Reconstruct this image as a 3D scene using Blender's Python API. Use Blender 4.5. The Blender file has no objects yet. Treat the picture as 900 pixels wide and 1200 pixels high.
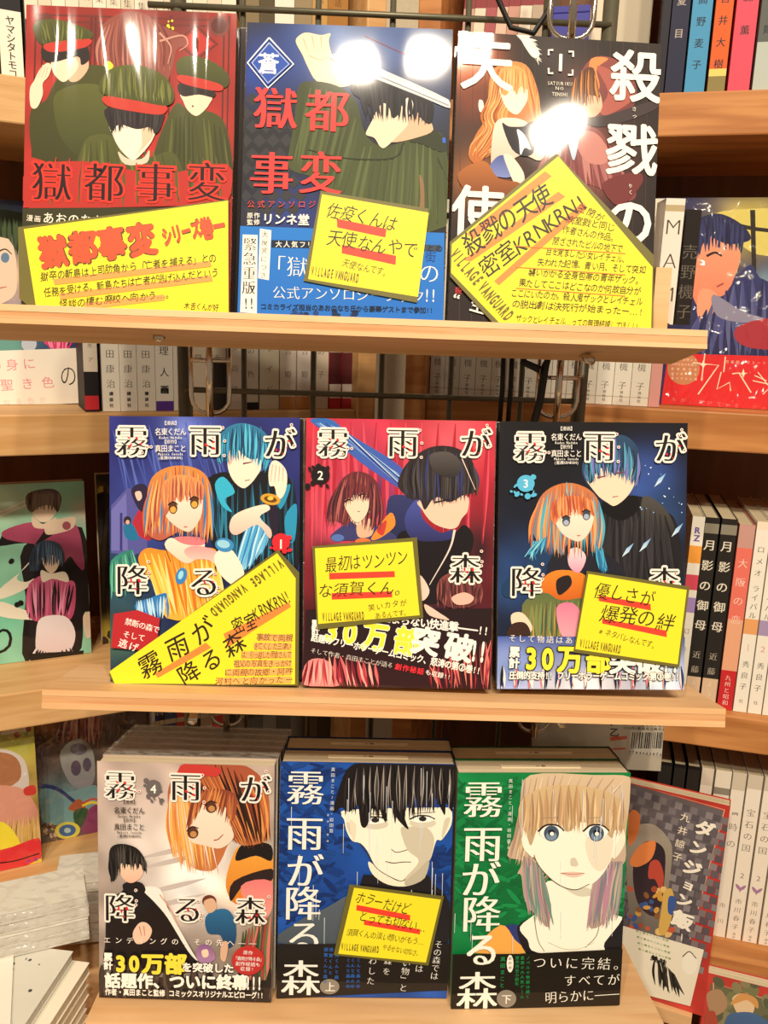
import bpy, math, random
import numpy as np
from mathutils import Vector, Matrix, Euler
from mathutils.geometry import tessellate_polygon
random.seed(7)
rnd = random.Random(11)
PI = math.pi
SC = bpy.context.scene
COL = SC.collection

# ------------------------------------------------------------------ camera
FPX, PITCH, ROLL, YAW = 991.3, -0.21755, 0.03307, 0.03222
CAMP = Vector((0, -0.54, 1.5))
fwd = Vector((math.sin(YAW)*math.cos(PITCH), math.cos(YAW)*math.cos(PITCH), math.sin(PITCH)))
ri0 = Vector((math.cos(YAW), -math.sin(YAW), 0)); up0 = ri0.cross(fwd)
ri = ri0*math.cos(ROLL)+up0*math.sin(ROLL); up = -ri0*math.sin(ROLL)+up0*math.cos(ROLL)
cam = bpy.data.cameras.new('camera'); camo = bpy.data.objects.new('camera', cam); COL.objects.link(camo)
M = Matrix((ri, up, -fwd)).transposed().to_4x4(); M.translation = CAMP
camo.matrix_world = M
cam.sensor_fit = 'VERTICAL'; cam.sensor_height = 24; cam.lens = 24*FPX/1200
cam.clip_start = 0.01
SC.camera = camo
# ------------------------------------------------------------------ light
SC.view_settings.view_transform = 'Standard'; SC.view_settings.look = 'None'
SC.view_settings.gamma = 1; SC.view_settings.use_curve_mapping = False
SC.view_settings.exposure = 0.18
w = bpy.data.worlds.new('world'); SC.world = w; w.use_nodes = True
w.node_tree.nodes['Background'].inputs[0].default_value = (1, .80, .60, 1)
w.node_tree.nodes['Background'].inputs[1].default_value = 0.24
LAMPS = [(-.168, -1.819, 3.2), (.059, -1.797, 3.2), (.333, -1.643, 3.2), (.715, -2.016, 3.2), (-.889, -2.09, 3.2)]
for i, p in enumerate(LAMPS):
    l = bpy.data.lights.new('ceiling_spotlight', 'AREA'); l.shape = 'DISK'; l.size = .085
    l.energy = (20, 15, 15, 20, 24)[i]; l.color = (1, .87, .68)
    o = bpy.data.objects.new('ceiling_spotlight', l); COL.objects.link(o); o.location = p
    o.rotation_euler = (Vector((p[0]*.5, .05, 1.2))-Vector(p)).to_track_quat('-Z', 'Y').to_euler()

def ray(px, py):
    d = fwd + ri*((px-450)/FPX) - up*((py-600)/FPX)
    return d/d.y
def project(P):
    d = Vector(P)-CAMP; z = d.dot(fwd); return (450+FPX*d.dot(ri)/z, 600-FPX*d.dot(up)/z)
def face_quad(root, W, H):
    M = Matrix.Translation(root.location)@root.rotation_euler.to_matrix().to_4x4()
    return [project(M@Vector(v)) for v in ((-W/2, 0, H), (W/2, 0, H), (-W/2, 0, 0), (W/2, 0, 0))]
def at(px, py, Y): return CAMP + ray(px, py)*(Y-CAMP.y)

# ------------------------------------------------------------------ materials
def lin(c):
    if isinstance(c, str):
        c = c.lstrip('#')
        if len(c) == 3: c = ''.join(k*2 for k in c)
        c = [int(c[i:i+2], 16)/255 for i in (0, 2, 4)]
    return np.array([(x/12.92 if x <= .04045 else ((x+.055)/1.055)**2.4) for x in c[:3]])
def newmat(name):
    m = bpy.data.materials.new(name); m.use_nodes = True
    nt = m.node_tree; b = nt.nodes['Principled BSDF']
    return m, nt, b
def nd(nt, t, **k):
    n = nt.nodes.new(t)
    for a, v in k.items(): setattr(n, a, v)
    return n
def printmat(name, rough=.45, coat=0., crough=.05, bump=0., bscale=(20, 20, 20), spec=.25, dist=.004):
    m, nt, b = newmat(name)
    a = nd(nt, 'ShaderNodeVertexColor', layer_name='col')
    nt.links.new(a.outputs['Color'], b.inputs['Base Color'])
    b.inputs['Roughness'].default_value = rough; b.inputs['Specular IOR Level'].default_value = spec
    b.inputs['Coat Weight'].default_value = coat; b.inputs['Coat Roughness'].default_value = crough
    if bump:
        tc = nd(nt, 'ShaderNodeTexCoord'); mp = nd(nt, 'ShaderNodeMapping'); mp.inputs['Scale'].default_value = bscale
        mp.inputs['Rotation'].default_value = (0, .6, 0)
        n = nd(nt, 'ShaderNodeTexNoise'); n.inputs['Scale'].default_value = 1; n.inputs['Detail'].default_value = 1.2
        n.inputs['Distortion'].default_value = .8
        bu = nd(nt, 'ShaderNodeBump'); bu.inputs['Strength'].default_value = bump; bu.inputs['Distance'].default_value = dist
        nt.links.new(tc.outputs['Object'], mp.inputs['Vector']); nt.links.new(mp.outputs[0], n.inputs['Vector'])
        nt.links.new(n.outputs['Fac'], bu.inputs['Height']); nt.links.new(bu.outputs[0], b.inputs['Coat Normal'])
    return m
GLOSS = printmat('laminated_print', .5, .6, .05, .15, (14, 14, 6), dist=.006, spec=.15)
WRAP = printmat('film_wrapped_print', .5, .7, .05, .6, (26, 20, 5), dist=.005, spec=.15)
CRINK = printmat('crinkled_film_print', .5, 1.0, .06, 1.0, (60, 60, 45), dist=.012)
MATTE = printmat('matte_print', .6, .0, spec=.3)
CARDM = printmat('card_stock', .55, .12, .25, spec=.35)
def pagemat():
    m, nt, b = newmat('page_edges')
    a = nd(nt, 'ShaderNodeVertexColor', layer_name='col')
    tc = nd(nt, 'ShaderNodeTexCoord'); mp = nd(nt, 'ShaderNodeMapping'); mp.inputs['Scale'].default_value = (8, 2600, 8)
    n = nd(nt, 'ShaderNodeTexNoise'); n.inputs['Scale'].default_value = 1
    r = nd(nt, 'ShaderNodeMapRange'); r.inputs[1].default_value = .3; r.inputs[2].default_value = .7; r.inputs[3].default_value = .62; r.inputs[4].default_value = 1.05
    x = nd(nt, 'ShaderNodeVectorMath', operation='SCALE')
    nt.links.new(tc.outputs['Object'], mp.inputs['Vector']); nt.links.new(mp.outputs[0], n.inputs['Vector'])
    nt.links.new(n.outputs['Fac'], r.inputs[0]); nt.links.new(a.outputs['Color'], x.inputs[0]); nt.links.new(r.outputs[0], x.inputs['Scale'])
    nt.links.new(x.outputs[0], b.inputs['Base Color']); b.inputs['Roughness'].default_value = .8
    return m
PAGE = pagemat()
def woodmat(name, c1, c2, c3, scale=(1.5, 18, 18), rough=.5, rings=1.0, sp=.3):
    m, nt, b = newmat(name)
    tc = nd(nt, 'ShaderNodeTexCoord'); oi = nd(nt, 'ShaderNodeObjectInfo')
    mp = nd(nt, 'ShaderNodeMapping'); mp.inputs['Scale'].default_value = scale
    ad = nd(nt, 'ShaderNodeVectorMath', operation='ADD'); sc = nd(nt, 'ShaderNodeVectorMath', operation='SCALE'); sc.inputs['Scale'].default_value = 7
    nt.links.new(oi.outputs['Random'], sc.inputs[0]); nt.links.new(tc.outputs['Object'], mp.inputs['Vector'])
    nt.links.new(mp.outputs[0], ad.inputs[0]); nt.links.new(sc.outputs[0], ad.inputs[1])
    n = nd(nt, 'ShaderNodeTexNoise'); n.inputs['Scale'].default_value = 1.4; n.inputs['Detail'].default_value = 3; n.inputs['Distortion'].default_value = .4
    wv = nd(nt, 'ShaderNodeMath', operation='MULTIPLY'); wv.inputs[1].default_value = 38*rings
    sn = nd(nt, 'ShaderNodeMath', operation='SINE')
    r = nd(nt, 'ShaderNodeMapRange'); r.inputs[1].default_value = -1; r.inputs[2].default_value = 1
    n2 = nd(nt, 'ShaderNodeTexNoise'); n2.inputs['Scale'].default_value = 9; n2.inputs['Detail'].default_value = 5
    nt.links.new(ad.outputs[0], n.inputs['Vector']); nt.links.new(ad.outputs[0], n2.inputs['Vector'])
    nt.links.new(n.outputs['Fac'], wv.inputs[0]); nt.links.new(wv.outputs[0], sn.inputs[0]); nt.links.new(sn.outputs[0], r.inputs[0])
    mx = nd(nt, 'ShaderNodeMix', data_type='RGBA'); mx.inputs['A'].default_value = (*lin(c1), 1); mx.inputs['B'].default_value = (*lin(c2), 1)
    nt.links.new(r.outputs[0], mx.inputs['Factor'])
    mx2 = nd(nt, 'ShaderNodeMix', data_type='RGBA'); mx2.inputs['B'].default_value = (*lin(c3), 1)
    r2 = nd(nt, 'ShaderNodeMapRange'); r2.inputs[1].default_value = .45; r2.inputs[2].default_value = .75; r2.inputs[4].default_value = .6
    nt.links.new(n2.outputs['Fac'], r2.inputs[0]); nt.links.new(r2.outputs[0], mx2.inputs['Factor'])
    nt.links.new(mx.outputs['Result'], mx2.inputs['A']); nt.links.new(mx2.outputs['Result'], b.inputs['Base Color'])
    b.inputs['Roughness'].default_value = rough; b.inputs['Specular IOR Level'].default_value = sp
    bu = nd(nt, 'ShaderNodeBump'); bu.inputs['Strength'].default_value = .15; bu.inputs['Distance'].default_value = .001
    nt.links.new(n2.outputs['Fac'], bu.inputs['Height']); nt.links.new(bu.outputs[0], b.inputs['Normal'])
    return m
PINE = woodmat('light_pine', '#dcb07a', '#d0a066', '#bb874f', rings=.5)
SHELFW = woodmat('pale_plywood', '#e9c192', '#deb07e', '#cf9c66', scale=(1.2, 14, 14), rings=.35)
PLYM = woodmat('plywood_core', '#dca878', '#cc9260', '#b87e4c', scale=(2.5, 60, 60), rings=.3, rough=.65)
OAK = woodmat('orange_pine', '#c98a50', '#b0713c', '#985a2e', rings=.7)
DARKW = woodmat('brown_board', '#8a5a34', '#734a2c', '#5e3c26', scale=(8, 8, 1.2), rings=.4)
def plain(name, c, rough=.5, metal=0., bump=0, bs=200):
    m, nt, b = newmat(name)
    n = nd(nt, 'ShaderNodeTexNoise'); n.inputs['Scale'].default_value = bs; tc = nd(nt, 'ShaderNodeTexCoord')
    nt.links.new(tc.outputs['Object'], n.inputs['Vector'])
    mx = nd(nt, 'ShaderNodeMix', data_type='RGBA'); mx.inputs['A'].default_value = (*lin(c)*.85, 1); mx.inputs['B'].default_value = (*np.minimum(lin(c)*1.15, 1), 1)
    nt.links.new(n.outputs['Fac'], mx.inputs['Factor']); nt.links.new(mx.outputs['Result'], b.inputs['Base Color'])
    b.inputs['Roughness'].default_value = rough; b.inputs['Metallic'].default_value = metal
    if bump:
        bu = nd(nt, 'ShaderNodeBump'); bu.inputs['Strength'].default_value = bump; bu.inputs['Distance'].default_value = .01
        nt.links.new(n.outputs['Fac'], bu.inputs['Height']); nt.links.new(bu.outputs[0], b.inputs['Normal'])
    return m
CHROME = plain('chrome_wire', '#d8cfc0', .18, 1)
GRIDM = plain('grey_grid_wire', '#6f6a58', .45, .6)
CORD = plain('black_cord', '#120e0c', .6)
FUZZ = plain('grey_plush', '#6b6058', .95, 0, .8, 350)
WALLM = plain('beige_wall', '#cfc0a6', .9)
FLOORM = plain('brown_floor', '#7d6548', .6, 0, .1, 8)
def filmmat():
    m, nt, b = newmat('clear_film')
    b.inputs['Base Color'].default_value = (.9, .88, .84, 1); b.inputs['Roughness'].default_value = .12
    b.inputs['Alpha'].default_value = .25; b.inputs['Specular IOR Level'].default_value = .8
    n = nd(nt, 'ShaderNodeTexNoise'); n.inputs['Scale'].default_value = 90; tc = nd(nt, 'ShaderNodeTexCoord')
    bu = nd(nt, 'ShaderNodeBump'); bu.inputs['Strength'].default_value = .9; bu.inputs['Distance'].default_value = .01
    nt.links.new(tc.outputs['Object'], n.inputs['Vector']); nt.links.new(n.outputs['Fac'], bu.inputs['Height']); nt.links.new(bu.outputs[0], b.inputs['Normal'])
    return m
FILM = filmmat()

# ------------------------------------------------------------------ mesh builder
class MB:
    def __init__(s): s.v = []; s.f = []; s.c = []; s.n = 0; s.mi = []
    def add(s, verts, faces, col, mi=0):
        verts = np.asarray(verts, float); k = len(verts)
        if not k: return
        col = np.asarray(col, float)
        if col.ndim == 1: col = np.tile(col, (k, 1))
        s.v.append(verts); s.c.append(col); s.f += [tuple(i+s.n for i in f) for f in faces]; s.mi += [mi]*len(faces); s.n += k
    def box(s, x0, x1, y0, y1, z0, z1, col='#ffffff', mi=0):
        v = [(x, y, z) for x in (x0, x1) for y in (y0, y1) for z in (z0, z1)]
        s.add(v, [(0, 1, 3, 2), (4, 6, 7, 5), (0, 4, 5, 1), (2, 3, 7, 6), (0, 2, 6, 4), (1, 5, 7, 3)], lin(col), mi)
        return s
    def tube(s, pts, r, n=8, col='#ffffff', closed=False):
        pts = [Vector(p) for p in pts]; N = len(pts); rings = []; prev = None
        for i, p in enumerate(pts):
            if closed: d = (pts[(i+1) % N]-pts[i-1]).normalized()
            else: d = (pts[min(i+1, N-1)]-pts[max(i-1, 0)]).normalized()
            if prev is None:
                a = d.orthogonal().normalized()
            else: a = (prev-d*prev.dot(d)).normalized()
            prev = a; b = d.cross(a)
            rings.append([p+a*(r*math.cos(2*PI*k/n))+b*(r*math.sin(2*PI*k/n)) for k in range(n)])
        v = [tuple(q) for rg in rings for q in rg]; f = []
        for i in range(N if closed else N-1):
            j = (i+1) % N
            for k in range(n): f.append((i*n+k, i*n+(k+1) % n, j*n+(k+1) % n, j*n+k))
        if not closed: f += [tuple(reversed(range(n))), tuple((N-1)*n+k for k in range(n))]
        s.add(v, f, lin(col)); return s
    def build(s, name, mats, parent=None, smooth=False, bevel=0):
        me = bpy.data.meshes.new(name)
        if s.n:
            V = np.concatenate(s.v); me.from_pydata(V.tolist(), [], s.f)
            at_ = me.color_attributes.new('col', 'FLOAT_COLOR', 'POINT')
            c = np.concatenate(s.c); c = np.concatenate([c, np.ones((len(c), 1))], 1)
            at_.data.foreach_set('color', c.ravel())
        if not isinstance(mats, (list, tuple)): mats = [mats]
        for m in mats: me.materials.append(m)
        if len(mats) > 1: me.polygons.foreach_set('material_index', s.mi)
        if smooth: me.polygons.foreach_set('use_smooth', [True]*len(me.polygons))
        o = bpy.data.objects.new(name, me); COL.objects.link(o)
        if parent: o.parent = parent
        if bevel:
            b = o.modifiers.new('bevel', 'BEVEL'); b.width = bevel; b.segments = 2; b.limit_method = 'ANGLE'
        return o
def thing(name, label, cat, loc=(0, 0, 0), rot=(0, 0, 0), group=None):
    o = bpy.data.objects.new(name, None); COL.objects.link(o); o.empty_display_size = .02
    o.location = loc; o.rotation_euler = rot; o['label'] = label; o['category'] = cat
    if group: o['group'] = group
    return o
def tag(o, label, cat, group=None):
    o['label'] = label; o['category'] = cat
    if group: o['group'] = group
    return o

# ------------------------------------------------------------------ glyphs
_G = {}
def glyph(ch, wt, res):
    k = (ch, round(wt, 4), res)
    if k in _G: return _G[k]
    c = bpy.data.curves.new('g', 'FONT'); c.body = ch; c.size = 1; c.offset = wt; c.resolution_u = res
    o = bpy.data.objects.new('g', c); me = bpy.data.meshes.new_from_object(o)
    n = len(me.vertices); v = np.zeros(n*3); me.vertices.foreach_get('co', v); v = v.reshape(-1, 3)[:, :2]
    f = [tuple(p.vertices) for p in me.polygons]
    bpy.data.objects.remove(o); bpy.data.curves.remove(c); bpy.data.meshes.remove(me)
    if n:
        if ord(ch) < 0x2000:
            v = v-np.array([(v[:, 0].min()+v[:, 0].max())/2, .36])
        else: v = v-np.array([.5, .38])
    _G[k] = (v, f); return _G[k]

def pts(s):
    return [tuple(float(q) for q in p.split(',')) for p in s.split()] if isinstance(s, str) else list(s)
def smooth_closed(P, k=4):
    n = len(P); out = []
    P = np.array(P, float)
    for i in range(n):
        p0, p1, p2, p3 = P[i-1], P[i], P[(i+1) % n], P[(i+2) % n]
        for j in range(k):
            t = j/k
            out.append(.5*((2*p1)+(-p0+p2)*t+(2*p0-5*p1+4*p2-p3)*t*t+(-p0+3*p1-3*p2+p3)*t**3))
    return out
def smooth_open(P, k=5):
    P = np.array(P, float)
    if len(P) < 3: return [P[0], P[-1]]
    Q = np.vstack([2*P[0]-P[1], P, 2*P[-1]-P[-2]]); out = []
    for i in range(1, len(Q)-2):
        p0, p1, p2, p3 = Q[i-1:i+3]
        for j in range(k):
            t = j/k
            out.append(.5*((2*p1)+(-p0+p2)*t+(2*p0-5*p1+4*p2-p3)*t*t+(-p0+3*p1-3*p2+p3)*t**3))
    out.append(P[-1]); return out

STEP = 4e-6
class Art:
    """flat print in sheet millimetres (x right, y up) mapped from study coordinates; front faces -Y"""
    def __init__(s, quad, W, H, origin=(0, 0), scale=1., y0=0., clip=True, x0=None):
        s.o = np.array(origin, float); s.k = scale; s.W = W; s.H = H; s.mb = MB(); s.y = y0; s.clip = clip; s.parts = []; s.seed = random.Random(3)
        src = np.array(quad, float); x0 = -W/2 if x0 is None else x0; s.x0 = x0
        dst = np.array([(x0, H), (x0+W, H), (x0, 0), (x0+W, 0)], float)
        A = []; b = []
        for (x, y), (u, v) in zip(src, dst):
            A += [[x, y, 1, 0, 0, 0, -u*x, -u*y], [0, 0, 0, x, y, 1, -v*x, -v*y]]; b += [u, v]
        h = np.linalg.solve(np.array(A), np.array(b)); s.h = np.append(h, 1).reshape(3, 3)
        wpx = np.linalg.norm(src[1]-src[0]); hpx = np.linalg.norm(src[2]-src[0])
        s.mm = W/wpx/scale; s.mmy = H/hpx/scale
        s.cx, s.cy = src.mean(0)
    def m(s, P):
        P = np.atleast_2d(np.array(P, float))/s.k+s.o
        q = np.c_[P, np.ones(len(P))]@s.h.T; q = q[:, :2]/q[:, 2:3]
        return q
    def cut(s):
        if s.mb.n: s.parts.append(s.mb)
        s.mb = MB()
    def lift(s, n=1): s.y -= STEP*n
    def _put(s, q, faces, col):
        if s.clip:
            q = np.c_[np.clip(q[:, 0], s.x0, s.x0+s.W), np.clip(q[:, 1], 0, s.H)]
        v = np.c_[q[:, 0]/1000, np.full(len(q), s.y), q[:, 1]/1000]
        s.mb.add(v, faces, col)
    def sh(s, col, P, c2=None, smooth=True, k=4):
        P = pts(P); P = smooth_closed(P, k) if smooth else P
        q = s.m(P); s.lift()
        tri = tessellate_polygon([[Vector((a, b, 0)) for a, b in q]])
        c = lin(col)
        if c2 is not None:
            t = (q[:, 1]-q[:, 1].min())/max(1e-6, np.ptp(q[:, 1])); c = lin(c2)[None]*(1-t[:, None])+c[None]*t[:, None]
        s._put(q, tri, c)
    def el(s, col, cx, cy, rx, ry=None, rot=0, n=20, c2=None):
        ry = rx if ry is None else ry; c, d = math.cos(rot), math.sin(rot)
        s.sh(col, [(cx+rx*math.cos(a)*c-ry*math.sin(a)*d, cy+rx*math.cos(a)*d+ry*math.sin(a)*c) for a in (2*PI*i/n for i in range(n))], c2, False)
    def st(s, col, P, w0=4, w1=None, smooth=True, bulge=0):
        P = pts(P); P = smooth_open(P) if smooth else [np.array(p, float) for p in P]
        w1 = w0 if w1 is None else w1; n = len(P); L = []; R_ = []
        for i, p in enumerate(P):
            d = P[min(i+1, n-1)]-P[max(i-1, 0)]; l = np.hypot(*d) or 1; nn = np.array([-d[1], d[0]])/l; t = i/(n-1)
            w = (w0*(1-t)+w1*t)/2+bulge*math.sin(PI*t)/2; L.append(p+nn*w); R_.append(p-nn*w)
        q = s.m(L+R_); s.lift(); s._put(q, [(i, i+1, n+i+1, n+i) for i in range(n-1)], lin(col))
    def strands(s, cols, A, B, n, w=8, bend=0, jit=8):
        n = int(n*1.7); w *= .6; A = smooth_open(pts(A), 6); B = smooth_open(pts(B), 6)
        for i in range(n):
            t = (i+s.seed.random()*.6)/n; a = A[min(int(t*len(A)), len(A)-1)]; b = B[min(int(t*len(B)), len(B)-1)]
            b = b+np.array([s.seed.uniform(-jit, jit), s.seed.uniform(-jit, jit)])
            mid = (a+b)/2+np.array([bend*(t-.5)*2+s.seed.uniform(-jit, jit)*.5, 0])
            s.st(cols[i % len(cols)], [a, mid, b], w*.3, .5, bulge=w)
    def spray(s, cols, x0, y0, x1, y1, n, r0=2, r1=6):
        for i in range(n):
            s.el(cols[i % len(cols)], s.seed.uniform(x0, x1), s.seed.uniform(y0, y1), s.seed.uniform(r0, r1), s.seed.uniform(r0, r1), s.seed.random()*3, 8)
    def bg(s, col, blobs=(), nx=44, ny=62, noise=.05, x0=None, x1=None, y0=None, y1=None, c2=None):
        """painterly ground on the whole sheet (or an mm window): blobs = (study x, study y, radius, colour)"""
        x0 = s.x0 if x0 is None else x0; x1 = s.x0+s.W if x1 is None else x1; y0 = 0 if y0 is None else y0; y1 = s.H if y1 is None else y1
        X, Y = np.meshgrid(np.linspace(x0, x1, nx), np.linspace(y0, y1, ny)); q = np.c_[X.ravel(), Y.ravel()]
        c = np.tile(lin(col), (len(q), 1))
        if c2 is not None:
            t = ((q[:, 1]-y0)/(y1-y0))[:, None]; c = lin(c2)*(1-t)+c*t
        for b in blobs:
            p = s.m([(b[0], b[1])])[0]; r = b[2]*s.mm; ry = (b[4] if len(b) > 4 else b[2])*s.mm
            wgt = np.exp(-(((q[:, 0]-p[0])/r)**2+((q[:, 1]-p[1])/ry)**2))[:, None]; c = c*(1-wgt)+lin(b[3])*wgt
        rs = np.random.RandomState(5); nn = np.zeros(len(q))
        for _ in range(10):
            kx, ky = rs.uniform(-.25, .25, 2); nn += np.sin(q[:, 0]*kx+q[:, 1]*ky+rs.rand()*6)
        c = np.clip(c*(1+noise*nn[:, None]), 0, 1)
        s.lift(); f = [(j*nx+i, j*nx+i+1, (j+1)*nx+i+1, (j+1)*nx+i) for j in range(ny-1) for i in range(nx-1)]
        s._put(q, f, c)
    def g1(s, ch, x, y, size, col, wt=0., ang=0., shear=0., aspect=1., ser=0., jit=0., res=None):
        s.nl = 1
        if ch in ' 　': return
        res = res or (3 if size > 40/3*s.k*.55 else 1)
        bold = max(wt, 0.)
        if ser: wt -= .016
        v, f = glyph(ch, min(wt, 0.) if not ser else min(wt, -.008) if bold < .02 else 0., res)
        if not len(v): return
        p = s.m([(x, y)])[0]; S = size*s.mm
        sh = [(dx, 0) for dx in ((-ser, 0, ser) if ser else (0,))]
        if bold > .004:
            k = 8 if bold > .03 else 5
            sh = [(dx+bold*math.cos(2*PI*i/k+.4), bold*math.sin(2*PI*i/k+.4)) for dx, _ in sh[::2] for i in range(k)]
        y_ = s.y; s.alt = not getattr(s, 'alt', False)
        for k_, (dx, dz) in enumerate(sh):
            s.y = y_-STEP*(k_+(.5 if s.alt else 0))
            u = (v+np.array([dx, dz]))*np.array([aspect, 1])*S
            u = np.c_[u[:, 0]+u[:, 1]*shear, u[:, 1]]
            c, d = math.cos(ang), math.sin(ang); u = np.c_[u[:, 0]*c-u[:, 1]*d, u[:, 0]*d+u[:, 1]*c]
            s._put(u+p, f, lin(col))
        s.y = y_; s.nl = len(sh)+1
    def tx(s, text, p0, p1, size, col, wt=0., v=False, ser=0., aspect=1., jit=0., shear=0., halo=None, hw=.04, lift=True):
        if lift: s.lift(2)
        P0, P1 = s.m([p0])[0], s.m([p1])[0]; d = P1-P0; ang = math.atan2(d[1], d[0]) if len(text) > 1 else 0
        if v: ang = ang+PI/2 if len(text) > 1 else 0
        # advance widths: narrow letters take less room
        adv = [(.58 if (ord(c) < 0x2000 and not v) else 1.) for c in text]
        pos = np.cumsum([0]+[(adv[i]+adv[i+1])/2 for i in range(len(text)-1)]); tot = pos[-1] or 1
        unit = math.hypot(p1[0]-p0[0], p1[1]-p0[1])/tot
        for pas in ((1, 0) if halo else (0,)):
            mx_ = 1
            for i, ch in enumerate(text):
                t = pos[i]/tot if len(text) > 1 else 0
                x = p0[0]+(p1[0]-p0[0])*t; y = p0[1]+(p1[1]-p0[1])*t
                a = ang; sh_ = shear
                if v and ch in 'ー―…—「」（）()～': a += -PI/2
                if jit and not pas:
                    x += s.seed.uniform(-1, 1)*jit*size; y += s.seed.uniform(-1, 1)*jit*size; a += s.seed.uniform(-1, 1)*jit*1.6; sh_ += s.seed.uniform(-1, 1)*jit*2
                asp = aspect*min(1, unit*adv[i]/(size*(.66 if ord(ch) < 0x2000 else .96))) if not v and len(text) > 1 else aspect
                if pas: s.g1(ch, x, y, size, halo, wt+hw, a, sh_, asp, 0)
                else: s.g1(ch, x, y, size, col, wt, a, sh_, asp, ser)
                mx_ = max(mx_, s.nl)
            s.lift(mx_)
    def rect(s, col, P): s.sh(col, P, None, False)

# ------------------------------------------------------------------ books
BK = {}
def book_shell(root, W, H, T, cover_col, spine_col, page_col='#efe0bf', mat=None, spine_side=1, name='cover', back_col=None):
    """cover (front, spine, back boards as one folded sheet) and page block; local: x across, y back, z up, metres"""
    mat = mat or GLOSS; w = W/2; t = .0005
    mb = MB()
    mb.box(-w, w, 0, t, 0, H, cover_col); mb.box(-w, w, T-t, T, 0, H, back_col or cover_col)
    sx = w*spine_side; mb.box(min(sx, sx-t*spine_side), max(sx, sx-t*spine_side), t, T-t, 0, H, spine_col)
    cov = mb.build(name, mat, root)
    p = MB(); a, b = (-w+.0012, w-t*1.2) if spine_side > 0 else (-w+t*1.2, w-.0012)
    p.box(a, b, t*1.1, T-t*1.1, .0012, H-.0012, page_col)
    p.build('page_block', PAGE, root)
    return cov

FIT = [(-0.1467, 0.0033, 1.5044, 0.1776, -0.0024, -0.0123), (-0.0137, 0.0007, 1.5028, 0.2124, -0.0012, -0.0293), (0.117, -0.0023, 1.5012, 0.22, -0.0145, 0.0097),
 (-0.1009, 0.0014, 1.2565, 0.1795, 0.0196, 0.0017), (0.0297, -0.0028, 1.2591, 0.1847, 0.0168, -0.0351), (0.1622, -0.0049, 1.2616, 0.1925, 0.0217, -0.0139),
 (-0.1182, -0.0007, 1.0062, 0.107, 0.0065, -0.0343), (0.0129, 0.0027, 1.0055, 0.1297, 0.001, -0.0023), (0.1432, -0.0026, 1.0033, 0.1247, 0.0023, 0.0286)]
QUADS = [[(30,7),(278,17),(27,357),(268,367)], [(288,28),(532,35),(278,368),(520,379)], [(538,35),(775,52),(522,380),(765,390)],
 [(128,489),(350,493),(130,801),(351,802)], [(357.5,491),(581.5,495),(354,802),(576,808)], [(584,493),(807,496),(581,807),(802,807.5)],
 [(113,894),(322.5,896),(115.5,1165.5),(319.5,1175)], [(330,894),(532.6,895.5),(323.5,1167),(523.6,1170)], [(536,904.5),(740,904.5),(528,1182),(724.5,1178)]]
def xf(i, dx=0, dy=0, dz=0):
    x, y, z, t, rl, yw = FIT[i]; e = Euler((-t, -rl, yw)); return Vector((x, y, z))+e.to_matrix()@Vector((dx, dy, dz)), e
BW, BH = .128, .182
#ART#
def display_book(i, origin, scale, label, T, cover_col, spine_col, mat, paint, title, band=None, bandtext=None, group=None, page='#e9d9b8', H=BH):
    loc, e = xf(i)
    root = thing('comic_book', label, 'book', loc, e, group)
    cov = book_shell(root, BW, H, T, cover_col, spine_col, page, mat)
    def A(y0): return Art(QUADS[i], BW*1000, H*1000, origin, scale, y0)
    a = A(-1e-5); paint(a); a.mb.build('cover_art', mat, cov)
    t = A(a.y-STEP); title(t)
    for q in t.parts: q.build('title_character', mat, cov)
    if t.mb.n: t.mb.build('cover_lettering', mat, cov)
    y = t.y
    if band:
        b = A(y-STEP*2); band(b); bo = b.mb.build('paper_band', mat, root); bo['label'] = 'printed paper band around the lower cover'
        l = A(b.y-STEP); bandtext(l)
        for q in l.parts: q.build('title_character', mat, bo)
        l.mb.build('band_lettering', mat, bo); y = l.y
    BK[i] = dict(y=y, A=A, root=root); return root

SK, SK2, SK3 = '#f0d6bb', '#dcb395', '#f7e6d2'
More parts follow.
